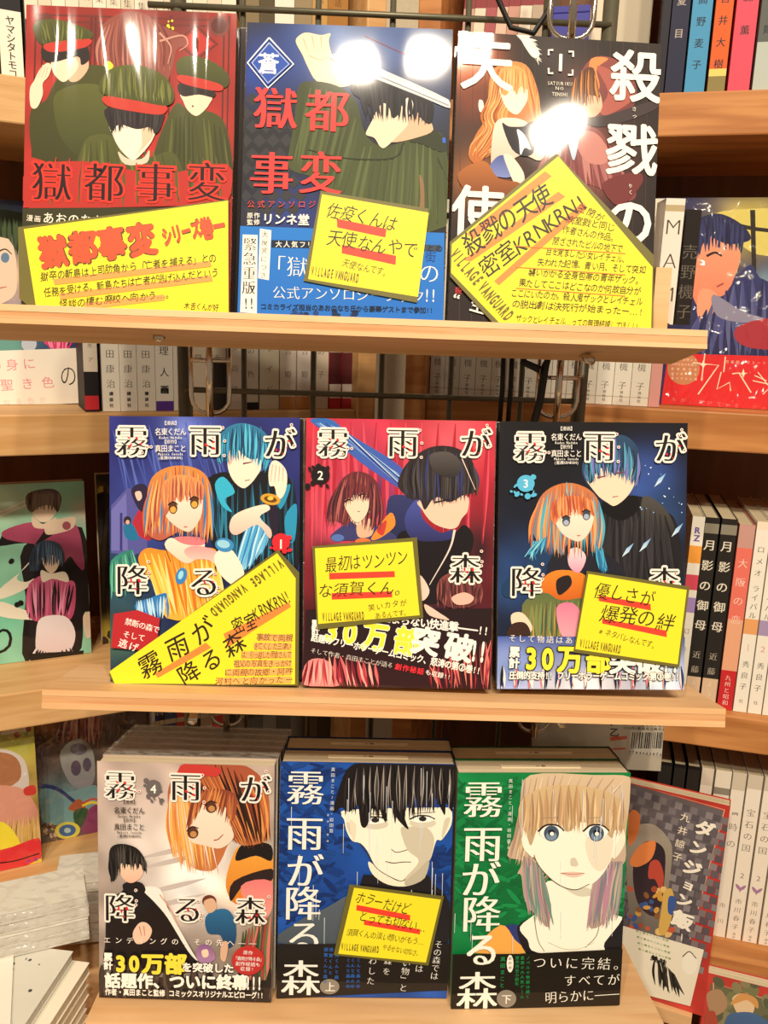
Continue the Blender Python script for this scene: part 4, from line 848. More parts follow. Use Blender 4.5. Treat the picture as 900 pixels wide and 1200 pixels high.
def c(a):
    a.rect(ORG, '285,1088 490,965 512,985 300,1105'); a.rect(ORG, '560,930 820,805 828,825 700,905 580,985')
    hw(a, '霧雨が', (270, 1050), (480, 920), 100, wt=.008); hw(a, '降る森', (420, 1085), (600, 975), 92, wt=.008); hw(a, '密室', (620, 900), (665, 880), 72, wt=.008); hw(a, 'KRNKRN!', (690, 850), (810, 780), 70, wt=.005)
    a.tx('VANGUARD', (640, 750), (522, 845), 52, '#6b5a1c', .045, aspect=.72); a.tx('VILLAGE', (785, 655), (680, 728), 52, '#6b5a1c', .045, aspect=.72)
    L = ['事故で両親', 'を亡くした三津い', 'は、引っ越した雨倉さんで', '祖父の写真をきっかけ', 'に両親の故郷・阿吽', '河村へと向かったー']
    for k, s in enumerate(L):
        x0 = [705, 690, 640, 612, 580, 545][k]; a.rect('#f8b060', [(x0-8, 930+k*35), (832, 935+k*33), (832, 962+k*33), (x0-8, 958+k*35)]); a.lift(); hw(a, s, (x0, 944+k*35), (822, 948+k*33), 32)
card(3, (100, 470), 3.428, '775,598 860,690 860,1138 128,1134 102,1090', '772,612 846,712 846,1132 126,1126 106,1078', 'large yellow handwritten card, diagonal across the blue comic volume one', c)
def c(a):
    a.rect(RED, '155,688 418,682 420,706 156,714'); a.rect(RED, '165,768 408,762 410,786 166,794')
    hw(a, '最初はツンツン', (165, 655), (450, 630), 68, wt=0); hw(a, 'な須賀くん。', (140, 755), (450, 748), 62, wt=0)
    hw(a, '笑いカタが', (325, 825), (455, 808), 30, wt=0); hw(a, 'あるんです。', (352, 858), (470, 846), 28, wt=0); vv(a, (132, 862), (292, 858), 46)
card(4, (340, 470), 3.428, '86,582 508,548 535,868 108,912', '98,590 490,565 520,858 112,890', 'small yellow handwritten card on the lower left of the red volume-two comic', c)
def c(a):
    a.rect(RED, '448,778 655,812 656,838 446,800'); a.rect(RED, '460,870 720,918 720,944 460,890')
    hw(a, '優しさが', (462, 760), (640, 790), 72, wt=0); hw(a, '爆発の絆', (490, 850), (715, 882), 78, wt=0); hw(a, '※ネタバレなんです。', (460, 922), (675, 978), 32, wt=0)
    vv(a, (375, 968), (530, 992), 46)
card(5, (570, 470), 3.428, '398,680 812,742 770,1065 345,1005', '404,692 800,756 764,1052 352,992', 'small yellow handwritten card on the lower right of the black volume-three comic', c)
def c(a):
    a.rect(RED, '358,722 566,762 566,784 356,744'); a.rect(RED, '386,780 606,818 604,838 386,800')
    hw(a, 'ホラーだけど', (375, 695), (548, 738), 56, wt=0); hw(a, 'とっても切ない…', (385, 768), (610, 806), 50, wt=0); hw(a, '須賀くんの淡い想いがもう…', (330, 828), (610, 866), 32, wt=0); hw(a, 'やるせない切なさ。', (468, 888), (600, 912), 28, wt=0)
    vv(a, (302, 884), (440, 896), 38)
card(7, (310, 840), 3.333, '330,644 698,690 638,960 268,918', '348,656 686,702 628,948 286,912', 'small yellow handwritten card on the chest of the blue novel cover', c)
# ------------------------------------------------------------------ display shelves (tilted back like the books)
def display_shelf(row, x0, x1, front, back, label):
    z, t = (1.5027, 1.2589, 1.0044)[row], (.2016, .1857, .12)[row]; rl = (-.004, -.010, -.003)[row]; y = (.0005, -.002, -.001)[row]
    zo = (-.0006, -.0030, -.0006)[row]
    root = thing('display_shelf', label, 'shelf', (0, y, z+zo), (-t, -rl, 0))
    top = .0; T = (.0115, .0125, .0135)[row]
    m = MB(); m.box(x0, x1, -front, back, top-.004, top); m.build('top_veneer', SHELFW, root)
    m = MB(); m.box(x0, x1, -front+.0003, back, top-.0085, top-.004); m.build('plywood_core', PLYM, root)
    m = MB(); m.box(x0, x1, -front, back, top-T, top-.0085); m.build('bottom_veneer', SHELFW, root)
    return root
display_shelf(0, -.30, .214, .010, .050, 'pale plywood display shelf holding the top row of comics')
display_shelf(1, -.2015, .249, .022, .058, 'pale plywood display shelf holding the middle row of three comics')
display_shelf(2, -.185, .235, .022, .092, 'pale plywood display shelf under the bottom row of stacked books')

# ------------------------------------------------------------------ wire grid and brackets
GY = .118
root = thing('wire_grid', 'grey wire grid panel standing behind the display shelves', 'grid', (0, GY, 0))
gx0, gx1, z0, z1 = at(217, 450, GY).x, at(680, 450, GY).x, .55, 1.86
for x in (gx0, gx1):
    m = MB(); m.tube([(x, 0, z0), (x, 0, z1)], .0056, 10); m.build('grid_post', GRIDM, root, True)
for px in (286, 367, 447, 528, 611):
    x = at(px, 450, GY).x; m = MB(); m.tube([(x, 0, z0), (x, 0, z1)], .0022); m.build('grid_wire', GRIDM, root, True)
for k in range(-6, 3):
    z = 1.447+.132*k+(.001 if k > 0 else 0); m = MB(); m.tube([(gx0-.02 if k > 0 else gx0, -.004, z), (gx1, -.004, z)], .0022); m.build('grid_wire', GRIDM, root, True)
def bracket(px, pyt, pyb, Y, w, label, loop=True):
    a = at(px, pyt, Y); b = at(px, pyb, Y); h = a.z-b.z; w2 = w/2; r = .012
    root = thing('wire_bracket', label, 'bracket', (b.x, Y, b.z))
    P = [(-w2, 0, h+.01), (-w2, 0, r)]+[(-w2+r-r*math.cos(t), 0, r-r*math.sin(t)) for t in (PI/8, PI/4, 3*PI/8)]+[(-w2+r, 0, 0), (w2-r, 0, 0)]+[(w2-r+r*math.sin(t), 0, r-r*math.cos(t)) for t in (PI/8, PI/4, 3*PI/8)]+[(w2, 0, r), (w2, 0, h+.01)]
    m = MB(); m.tube(P, .0016, 8); m.build('wire_loop', CHROME, root, True)
    m = MB(); m.tube([(0, -.003, -.003), (0, -.003, h+.012)], .0026, 10); m.build('centre_rod', CHROME, root, True)
    m = MB(); m.tube([(-w2-.001, -.002, h*.68), (w2+.001, -.002, h*.68)], .0016, 8); m.build('cross_wire', CHROME, root, True)
bracket(247, 392, 485, .070, .027, 'chrome wire bracket under the top display shelf, left of the hidden middle')
bracket(651, 420, 489, .070, .029, 'chrome wire bracket under the top display shelf beside the thick grid post')
bracket(266, 826, 850, .088, .027, 'chrome wire bracket showing above the pale wrapped stack')
bracket(625, 834, 857, .088, .027, 'chrome wire bracket showing above the green novel stack')
bracket(668, -35, 46, .045, .028, 'chrome wire bracket rising behind the black comic at the top right')
for (x, y, Y), lb in (((190, 392, .02), 'chrome shelf pin poking out below the left of the top shelf'), ((687, 418, .02), 'chrome shelf pin poking out below the right of the top shelf'), ((229, 833, .02), 'chrome shelf pin under the left of the middle shelf'), ((655, 837, .02), 'chrome shelf pin under the right of the middle shelf')):
    q = at(x, y, Y); root = tag(MB().tube([(0, -.012, -.002), (0, 0, 0), (0, .03, .004), (0, .075, .01)], .0032, 10).build('shelf_pin', CHROME, None, True), lb, 'pin'); root.location = q
for k, px in enumerate((590, 600)):
    a, b = at(px, 405, .085), at(px-2, 500, .085)
    o = tag(MB().tube([(0, 0, b.z-a.z-.06), (0.001, 0, (b.z-a.z)/2), (0, 0, .02)], .0018, 6).build('hanging_cable', CORD, None, True), ('left' if k == 0 else 'right')+' one of two thin black cords hanging behind the grey grid', 'cord'); o.location = a
a = at(640, 418, .055); o = tag(MB().tube([(-.008, 0, -.06), (-.002, 0, -.03), (0, 0, -.006), (.004, .002, .005), (-.012, .004, .004), (-.016, 0, -.004), (-.004, -.002, -.009)], .0028, 8).build('black_strap', CORD, None, True), 'black looped strap hanging beside the right grid post', 'strap'); o.location = a
a = at(592, 30, .10); o = tag(MB().tube([(-.012, 0, .05), (-.008, 0, .02), (.004, 0, -.001), (.02, 0, -.004), (.03, 0, .012), (.032, 0, .05)], .002, 8).build('black_cable', CORD, None, True), 'thin black cable looping behind the top right of the grid', 'cable'); o.location = a

# ------------------------------------------------------------------ bookcases behind
class Case:
    def __init__(s, P0, th):
        s.P0 = Vector((P0[0], P0[1], 0)); s.th = math.radians(th); s.t = Vector((math.cos(s.th), math.sin(s.th), 0)); s.n = Vector((-math.sin(s.th), math.cos(s.th), 0))
    def hit(s, px, py, dy=0):
        d = ray(px, py); k = ((s.P0-CAMP).dot(s.n)+dy)/d.dot(s.n); P = CAMP+d*k; return (P-s.P0).dot(s.t), P.z
    def loc(s, x, y, z): v = s.P0+s.t*x+s.n*y; return Vector((v.x, v.y, z))
L = Case((-.216, .23), 24); R = Case((.324, .18), -16)
LZ = [1.6845, 1.4147, 1.1600, .962, .70]; RZ = [1.693, 1.436, 1.158, .905, .66]
def bookcase(c, x0, x1, zs, wood, label, bt=.036, inner=1):
    root = thing('bookcase', label, 'bookcase', c.loc(0, 0, 0), (0, 0, c.th))
    for z in zs:
        m = MB(); m.box(x0, x1, 0, .19, z-bt, z); m.build('shelf_board', wood, root, bevel=.0015)
    xs = x1 if inner > 0 else x0
    m = MB(); m.box(min(xs, xs+.02*inner), max(xs, xs+.02*inner), -.004, .19, 0, 2.02); m.build('side_panel', wood, root, bevel=.0015)
    xo = x0 if inner > 0 else x1
    m = MB(); m.box(min(xo, xo-.02*inner), max(xo, xo-.02*inner), -.004, .19, 0, 2.02); m.build('side_panel', wood, root, bevel=.0015)
    m = MB(); m.box(x0, x1, .19, .20, 0, 2.02); m.build('back_panel', DARKW, root)
    m = MB(); m.box(x0, x1, 0, .19, 2.0, 2.02); m.build('top_board', wood, root)
    m = MB(); m.box(x0, x1, 0.01, .19, 0, .08); m.build('plinth', wood, root)
lx1 = L.hit(418, 440)[0]; rx0 = R.hit(500, 440)[0]
bookcase(L, -.62, lx1, LZ, PINE, 'light pine bookcase angled in on the left behind the grid', inner=1)
bookcase(R, rx0, .62, RZ, OAK, 'orange pine bookcase angled in on the right behind the grid', .034, inner=-1)
W_ = MB(); W_.box(-2, 2, .95, 1.0, 0, 2.8); o = W_.build('wall_back', WALLM); o['kind'] = 'structure'
W_ = MB(); W_.box(-2, 2, -2.2, 1.0, -.03, 0); o = W_.build('floor', FLOORM); o['kind'] = 'structure'

def spine_book(c, x0, x1, z0, H, base, bands, texts, label, group=None, dy=.012, depth=.125, lean=0, mat=None, film=False, page='#d8c8a4'):
    """upright book, spine to the viewer; bands: (frac0, frac1, colour); texts: (string, frac centre top, frac bottom, size mm, colour, weight)"""
    mat = mat or MATTE; w = abs(x1-x0)-.0004; xm = (x0+x1)/2
    root = thing('comic_book', label, 'book', c.loc(xm, dy, z0+.0004), Euler((0, lean, c.th)), group)
    m = MB(); t = .0005
    m.box(-w/2, w/2, 0, t, 0, H, base); m.box(-w/2, -w/2+t, t, depth, 0, H, base); m.box(w/2-t, w/2, t, depth, 0, H, base)
    cov = m.build('cover', mat, root)
    m = MB(); m.box(-w/2+t*1.2, w/2-t*1.2, t*1.2, depth-.001, .0012, H-.0012, page); m.build('page_block', PAGE, root)
    q = [(0, 0), (100, 0), (0, 1000), (100, 1000)]
    a = Art(q, w*1000, H*1000, (0, 0), 1, -2e-5)
    ky = 1000
    for f0, f1, col in bands: a.rect(col, [(0, f0*ky), (100, f0*ky), (100, f1*ky), (0, f1*ky)])
    mm = a.mm
    for s, f0, f1, size, col, wt in texts:
        a.tx(s, (50, f0*ky), (50, f1*ky), size/mm, col, wt, v=True, ser=.012)
    a.mb.build('spine_print', mat, cov)
    return root
def run(c, pxs, py, z0, dy=.012):
    return [c.hit(p, py, dy)[0] for p in pxs]
def nth(k): return ordn[k]
# left level 1 (only low parts of the spines show at the very top)
xs = run(L, [-34, -17, 0, 27], 60, 0)
spine_book(L, xs[2], xs[3], LZ[0], .178, '#1c181c', [(.72, 1, '#f2ead8')], [('恋の話', .12, .45, 9, '#d8c8b8', .02), ('3', .6, .6, 9, '#d85068', .02), ('ヤマシタトモコ', .76, .98, 7.2, '#2a2420', .01)], 'black comic spine with white lower band at the upper left corner', dy=.012)
xs = run(L, [29, 45, 61, 77, 93, 109, 125, 142, 158, 175, 192, 209, 226, 243, 260, 277], 20, 0)
for k in range(15):
    spine_book(L, xs[k], xs[k+1], LZ[0], .176, ('#e8dcc4', '#ddd0b8', '#efe4cf')[k % 3], [(.74, .98, '#2a2622')], [('短編集', .3, .6, 7, '#5a4c40', 0)], 'pale comic spine with black foot, %s from the left above the red comic' % nth(k+1), 'pale spines on the upper left shelf')
xs = run(L, [285, 304, 322, 345, 366, 384, 408], 15, 0, .02)
for k, (cc, nm) in enumerate((('#8a7a5c', 'olive'), ('#5e5440', 'dark olive'), ('#f4ecdc', 'glossy white'), ('#9c8a6c', 'khaki'), ('#c49a5c', 'tan'), ('#a87840', 'amber'))):
    spine_book(L, xs[k], xs[k+1], LZ[0], .178, cc, [(0, .06, '#6a5a44')], [('物語', .2, .4, 7, '#4a3c30', 0)], '%s spine behind the top edge of the wire grid' % nm, dy=.02, mat=GLOSS)
# left level 2
xs = run(L, [98, 115], 440, 0)
spine_book(L, xs[0], xs[1], LZ[1], .178, '#1c1618', [(.30, .58, '#efe4d4'), (.47, .80, '#d8cbb8'), (.80, .92, '#1c1618'), (.92, .99, '#c02830')], [('鬼の絵師', .33, .5, 5.5, '#c03038', 0), ('志水ア', .6, .74, 5, '#3a3030', 0)], 'black comic spine with pale labels and a red foot, beside the white-banded book', depth=.055)
xs = run(L, [119, 140, 160.5, 182, 203], 440, 0)
for k in range(3):
    spine_book(L, xs[k], xs[k+1], LZ[1], .178, '#efe7d8', [(.0, .42, '#8c8250'), (.42, .5, '#e0d8b8'), (.93, .95, '#efe7d8')], [('久米田康治', .56, .86, 8, '#2a2622', 0), ('講談社', .91, .97, 3.6, '#2a2622', .02)], 'white comic spine with olive top and black author name, %s of three' % nth(k+1), 'white and olive spines on the left shelf', mat=GLOSS)
spine_book(L, xs[3], xs[4], LZ[1], .178, '#f2ecdf', [(0, .5, '#5c3a94'), (.95, 1, '#5c3a94')], [('川理人', .58, .8, 9, '#2a2622', .005), ('画', .89, .89, 8, '#2a2622', .04)], 'white comic spine with purple top and foot, left of the thick grid post', mat=GLOSS)
D = [(203, 217, '#ece6d8', '#5c3a94', '川'), (222, 243, '#d8c8b0', '#a08868', '日常'), (244, 265, '#ded4c2', '#3a342e', '都市'), (266, 284, '#e6dccb', '#2c2824', '喜多尚江'), (285, 303, '#2c2824', '#2c2824', '空の色'), (304, 327, '#e0d6bc', '#d6cab0', 'プライド'), (328, 347, '#e8dccc', '#8c7c9c', '百合姫'), (348, 366, '#ece0d4', '#8c7c9c', '百合姫'), (367, 385, '#dccdb8', '#c8b496', '月の子'), (386, 400, '#c8383c', '#efe4d8', '花'), (401, 417, '#c8383c', '#efe4d8', '花')]
nm = ['narrow white spine with purple top partly behind the thick grid post', 'tan spine inside the chrome bracket loop', 'pale spine with dark foot inside the bracket loop', 'white spine with black author band right of the bracket', 'black spine with small white lettering right of the bracket', 'thick cream spine behind the grid in the left bookcase', 'white spine with mauve top next to the cream one', 'second white spine with mauve top further right', 'beige spine before the two red-edged ones', 'narrow white and red spine, left of the red pair', 'narrow white and red spine, right of the red pair at the shelf end']
for k, (p0, p1, cc, tc, s) in enumerate(D):
    x = run(L, [p0, p1], 440, 0)
    b = [(0, .45, tc)] if k not in (9, 10) else [(.06, .94, tc), (.30, .5, '#7c2c30'), (.68, .86, '#5c2428')]
    if k == 2: b.append((.72, 1, '#2c2622'))
    if k == 3: b.append((.5, .95, '#efe6d6'))
    if k in (4,): b = [(.5, .96, '#e4dac8')]
    if k in (6, 7): b.append((.93, 1, '#c88848'))
    spine_book(L, x[0], x[1], LZ[1], .176, cc, b, [(s, .55, .55+.085*len(s), 7.5, '#4a4038' if k != 4 else '#2a2622', 0)], nm[k])
# right level 1: pinkish spines, boxes, plush, tall spines
x = run(R, [538, 551, 564, 577, 590, 604, 618, 634], 20, 0, .03)
for k in range(7):
    spine_book(R, x[k], x[k+1], RZ[0], .178, ('#c8a090', '#e6d2bc', '#a8585c', '#d8b8a4', '#c49484', '#eadcc8', '#b4a08c')[k], [(.5, .55, '#8c3c40')], [('短歌', .2, .4, 6, '#6a4038', 0)], '%s spine leaning behind the top right grid corner, %s from the left' % (('pink', 'cream', 'wine red', 'beige', 'rose', 'ivory', 'grey')[k], nth(k+1)), dy=.03, lean=.05)
def simple_box(name, px0, px1, z0, h, dy, dep, col, label, c=R, mat=MATTE, cat='box'):
    x = run(c, [px0, px1], 40, 0, dy); root = thing(name, label, cat, c.loc((x[0]+x[1])/2, dy, z0+.0004), (0, 0, c.th)); w = (x[1]-x[0])/2
    m = MB(); m.box(-w, w, 0, dep, 0, h-.006, col); m.build('body', mat, root, bevel=.001); m = MB(); m.box(-w, w, 0, dep, h-.006, h, col); m.build('lid', mat, root, bevel=.001); return root
simple_box('gift_box', 646, 690, RZ[0], .085, .05, .09, '#4a4a9c', 'small blue-violet box behind the chrome bracket at the top', mat=GLOSS)
simple_box('gift_box', 692, 762, RZ[0], .16, .10, .08, '#e0d2b8', 'large cream box standing on the right bookcase beside the tall spines')
m = MB()
V = []; F = []; nr, nc = 14, 22
for j in range(nr+1):
    th = PI*j/nr
    for i in range(nc):
        ph = 2*PI*i/nc; rr = 1+rnd.uniform(-.07, .07)+.12*math.sin(3*ph)*math.sin(th); V.append((.030*rr*math.sin(th)*math.cos(ph), .018*rr*math.sin(th)*math.sin(ph), .017*rr*math.cos(th)+.017))
for j in range(nr):
    for i in range(nc): F.append((j*nc+i, j*nc+(i+1) % nc, (j+1)*nc+(i+1) % nc, (j+1)*nc+i))
m.add(V, F, lin('#6b6058'))
root = thing('plush_toy', 'dark grey fuzzy toy lying in front of the cream box', 'toy', R.loc(R.hit(745, 50, .06)[0], .065, RZ[0]+.005), (0, 0, R.th))
m.build('body', FUZZ, root, True)
for sx in (-.02, .02):
    e_ = MB(); e_.add([(v[0]*.3+sx, v[1]*.4, v[2]*.45+.024) for v in V], F, lin('#6b6058')); e_.build('ear', FUZZ, root, True)
T1 = [(771, 781, '#3c3844', '#2c2a34', '闇', 'dark narrow'), (782, 803, '#e8d8bc', '#2a2c44', '夏目', 'cream over navy'), (805, 829, '#5aa4cc', '#4a94c0', '高野麦子', 'light blue'), (832, 853, '#e0612c', '#e0612c', '宮井大樹', 'orange and green patterned'), (856, 882, '#e4586c', '#dc5064', '森薫', 'rounded coral pink'), (885, 907, '#a8b0a8', '#98a49c', '乙嫁', 'grey-green patterned')]
for k, (p0, p1, ca, cb, s, nmx) in enumerate(T1):
    x = run(R, [p0, p1], 70, 0, .01)
    b = [(.55, 1, cb)]
    if k == 3: b = [(0, .62, '#4a7c3c'), (.62, .9, '#e0612c'), (.9, 1, '#d8cc70'), (.93, 1, '#8a7c4c')]
    if k == 5: b = [(.5, .8, '#5c605c'), (.8, 1, '#b4bcb4')]
    spine_book(R, x[0], x[1], RZ[0], .185, ca, b, [(s, .62, .62+.065*len(s), 7.5, '#2a3038' if k not in (1,) else '#b8a8a0', .01)], '%s spine standing on the top right board' % nmx, dy=.01, mat=GLOSS)
# right level 2
x = run(R, [503.5, 520.5, 538, 556.5, 575, 592, 610, 628.5, 646, 664, 681, 699, 719, 739.5, 761.5, 775], 450, 0)
for k in range(14):
    spine_book(R, x[k], x[k+1], RZ[1], .176, ('#ebe2d2', '#e4dac8', '#efe7d8')[k % 3], [(.955, .96, '#c8bcaa')], [('売野機子', .66 if k < 8 else .62, .90, 7.6, '#3a342e', .0), ('祥伝社', .935, .975, 3.0, '#5a5248', .01), ('同窓生代行', .1, .4, 7, '#5a5248', 0)], 'white spine with grey author name, %s from left under top shelf' % nth(k+1), 'row of white spines under the top shelf', mat=GLOSS, depth=.125 if k < 12 else .036)
spine_book(R, x[14], x[15], RZ[1], .176, '#d89890', [(.5, .6, '#c07c78')], [('恋愛', .3, .5, 6, '#7c3c3c', 0)], 'narrow faded pink spine beside the red-banded book', depth=.034)
CS = Case((.2, .030), -4)
x = run(CS, [771, 794], 330, 0, 0); zt = CS.hit(783, 233)[1]
spine_book(CS, x[0], x[1], 1.5060, zt-1.506, '#e6dccf', [(.05, .10, '#b8a480')], [('MAMA', .22, 1.02, 14, '#4a4038', -.01)], 'white spine with wide spaced black capitals standing on the top shelf', dy=0, depth=.022, mat=GLOSS)
x = run(CS, [796, 814], 330, 0, 0); zt = CS.hit(806, 246)[1]
spine_book(CS, x[0], x[1], 1.5060, zt-1.506, '#221c1a', [], [('売野機子', .36, .88, 10, '#6e665a', 0)], 'black spine with grey author name standing at the top shelf end', dy=0, depth=.020, mat=GLOSS)

def face_book(c, pxl, dy, z0, W, H, T, label, painter, quad, origin, scale, mat, cover='#c8b8a0', spine='#4a3c34', rot=0, tilt=0, roll=0, loc=None, side=1, name='comic_book', extra=None):
    xx = c.hit(pxl, 500, dy)[0] if loc is None else 0
    P = c.loc(xx+W/2, dy, z0) if loc is None else Vector(loc)
    root = thing(name, label, 'book', P, Euler((-tilt, roll, c.th+rot)))
    cov = book_shell(root, W, H, T, cover, spine, '#e0cfac', mat, side)
    a = Art(face_quad(root, W, H), W*1000, H*1000, origin, scale, -2e-5); painter(a); a.mb.build('cover_art', mat, cov)
    return root
# flower cover with white band (left, level 2)
Q = [(-92, 250), (96, 250), (-92, 484), (97, 476)]
def p(a):
    a.bg('#3a4a78', [(20, 400, 30, '#5a8c84'), (10, 320, 40, '#e8c8b0'), (60, 430, 30, '#2c3c74'), (-10, 270, 40, '#3a4a34')])
    a.sh('#27301f', '-90,250 30,250 28,300 10,270 -30,265 -90,290'); a.strands(['#2c3c28', '#48583a', '#1c2418'], '-60,250 0,252 28,262', '-80,330 0,290 30,300', 20, 6, 0, 4)
    a.sh('#f0d4bc', '-40,290 10,280 20,330 10,352 -30,360 -60,330'); a.el('#6a88a8', 6, 302, 5, 6); a.st('#3a342c', '-4,296 6,292 14,298', 2, 1); a.st('#c87c74', '-2,338 8,336', 2, 1)
    a.sh('#e84c84', '50,392 66,396 74,390 92,392 78,402 82,412 64,408 52,402'); a.strands(['#f890b0', '#d8346c'], '52,394 70,392 90,392', '60,408 70,410 80,408', 12, 3, 0, 2)
    a.el('#c8d0e0', 34, 403, 9, 9); a.sh('#6aa098', '-4,385 14,388 26,412 -4,412')
    a.rect('#f4ede0', '-92,414 97,408 97,476 -92,484')
    a.tx('この身に', (-26, 430), (34, 426), 17, '#e8909c', .0); a.tx('彼は聖き色', (-40, 454), (56, 448), 17, '#e8909c', .0); a.tx('いかなる色か', (-20, 474), (50, 468), 9, '#ecc4c4', 0)
    a.tx('の', (80, 440), (80, 440), 34, '#2a2420', -.01, aspect=.7); a.st('#2a2420', '72,474 96,473', 1.2, 1.2, False)
def face_at(c, label, painter, quad, dy, z0, W, mat, H=.182, T=.014, back=0, **k):
    xr = c.hit(quad[1][0]*.5+quad[3][0]*.5, (quad[1][1]+quad[3][1])/2, dy)[0]-back
    return face_book(c, 0, dy, z0, W, H, T, label, painter, quad, (0, 0), 1, mat, loc=c.loc(xr-W/2, dy, z0), **k)
face_at(L, 'comic facing out with pink flower and white band of pale red writing', p, Q, .085, LZ[1]+.0004, .145, GLOSS, back=.006, H=.184, T=.013, spine='#c8b8a8')
# teal cover
Q = [(-30, 578), (100, 573), (-30, 800), (106, 768)]
def p(a):
    a.bg('#8cc8ac', [(10, 590, 30, '#b8d4b4'), (100, 600, 20, '#c0b8a8'), (10, 720, 30, '#74c4a4')], noise=.03)
    for q in ('-30,620 10,600 30,592 40,580', '-30,600 0,600 34,585'): a.st('#dcd8c0', q, 3, 2)
    a.sh('#1c1418', '28,640 96,618 104,700 106,718 98,720 90,770 30,780 30,700')
    a.sh('#14100f', '-2,636 10,620 40,612 70,615 88,620 96,650 80,680 60,690 40,640 0,640')
    a.sh('#b04c6c', '4,622 36,612 52,620 40,640 60,628 88,614 98,650 98,668 90,662 82,652 72,662 66,640 44,638 8,632', '#94385c'); a.sh('#e0c8b0', '38,604 50,614 66,606 60,618 40,618')
    a.sh('#e8d0b8', '36,590 66,590 62,606 50,612 40,604'); a.sh('#4c3424', '30,582 40,575 62,573 72,582 68,600 60,592 46,594 38,600 32,596'); a.strands(['#5c4430', '#3a2618'], '34,580 52,574 68,580', '36,600 50,596 68,598', 16, 3, 0, 2)
    a.sh('#e0c8b0', '54,612 70,608 88,606 86,618 72,624 54,626'); a.el('#9c4c5c', 78, 616, 5, 5)
    a.sh('#e8e0cc', '0,690 30,665 50,640 58,634 42,650 20,676 30,682 40,678 30,690 0,702'); a.sh('#e8e0cc', '0,705 30,715 60,722 80,700 76,690 68,714 50,726 0,722')
    a.sh('#c85c84', '32,690 44,676 60,674 76,680 88,684 86,720 70,730 34,724', '#b04468'); a.strands(['#20141a', '#e08cac', '#c85c84', '#2c1820'], '34,684 60,680 86,686', '36,724 60,726 80,722', 24, 4, 0, 3)
    a.sh('#e8dcc8', '48,668 60,672 76,670 80,682 62,678 50,682'); a.sh('#e8d0b8', '50,652 68,650 68,664 60,672 52,664')
    a.sh('#2c3a4c', '34,658 40,640 54,633 70,638 76,654 72,664 66,652 50,652 46,668 36,668'); a.strands(['#48607c', '#1c2838'], '38,642 54,634 72,644', '36,668 54,662 74,662', 16, 3, 0, 2)
    a.sh('#e8dce0', '48,724 76,722 88,740 84,760 72,766 60,764 44,766 42,745', '#d8c4c8'); a.strands(['#14100f', '#14100f', '#e8dce0'], '42,760 60,764 86,758', '34,775 60,778 96,774', 20, 4, 0, 2)
    a.rect('#14100f', '33,766 98,762 98,775 36,784'); a.rect('#e0d0bc', '42,774 60,772 58,790 41,792'); a.rect('#e0d0bc', '74,771 92,770 96,785 76,788'); a.sh('#dcc4ac', '98,720 108,718 108,742 102,748 98,735')
    a.tx('り', (2, 750), (2, 750), 44, '#14100f', 0); a.spray(['#14100f'], 10, 640, 26, 710, 3, 3, 4)
face_at(L, 'teal comic facing out with two figures in pink jackets, on the left bookcase', p, Q, .075, LZ[2]+.0004, .14, WRAP, H=.180, T=.012, spine='#5c8c78')
Q = [(106, 566), (240, 566), (112, 766), (240, 745)]
def p(a):
    a.bg('#241a14', [(112, 590, 16, '#a8983c'), (114, 660, 10, '#b8a440'), (122, 745, 20, '#b8a034'), (118, 690, 10, '#7c6c54')]); a.spray(['#c8b43c', '#3c2c20', '#b89c34'], 104, 570, 130, 765, 26, 2, 6); a.strands(['#14100c', '#2c2018'], '112,580 122,576 132,580', '110,720 124,720 132,700', 14, 8)
face_at(L, 'yellow and black comic facing out, tucked between the teal comic and volume one', p, Q, .095, LZ[2]+.0004, .110, WRAP, T=.012)
# left level 4
Q = [(-75, 860), (40, 838), (-75, 1060), (49, 1026)]
def p(a):
    a.bg('#b8a840', [(0, 920, 40, '#b8906c'), (0, 960, 50, '#c89c70'), (40, 960, 30, '#c8a04c'), (20, 870, 30, '#a8a848')], noise=.06)
    a.rect('#c8bc9c', '-75,858 36,840 36,856 -75,874'); a.spray(['#8c4c3c', '#6c8c5c'], -10, 848, 34, 862, 12, 2, 4)
    a.sh('#cfc6c0', '-30,880 5,878 28,890 34,920 24,930 -30,935'); a.sh('#a8704c', '-24,885 5,882 22,892 22,915 -10,925'); a.sh('#d89884', '-30,925 20,922 40,940 44,960 20,968 -30,962'); a.sh('#c83c34', '28,924 40,920 42,930 30,932')
    a.strands(['#d8b474', '#8c6c34', '#c8a05c'], '-30,965 10,960 44,955', '-30,1000 10,995 44,990', 24, 5, 0, 4); a.sh('#f0e03c', '-30,965 5,964 24,988 20,996 -30,1004')
    a.sh('#e0343c', '-75,1002 0,996 46,982 48,1006 20,1018 -75,1038'); a.st('#3c1418', '-40,1012 10,1010 46,1000', 1.6, 1.6); a.sh('#e8c840', '-75,1036 20,1018 49,1006 49,1030 -75,1064')
    a.tx('綿川ヤエコ', (-14, 1030), (38, 1018), 13, '#f4ecf4', .03, halo='#8c3ca8', hw=.12); a.tx('作画', (33, 1009), (42, 1007), 6, '#8c3ca8', .02)
face_at(L, 'yellow and red comic facing out low in the left bookcase', p, Q, .030, LZ[3]+.0004, .13, CRINK, T=.010, H=.182)
Q = [(36, 832), (170, 806), (52, 1018), (176, 990)]
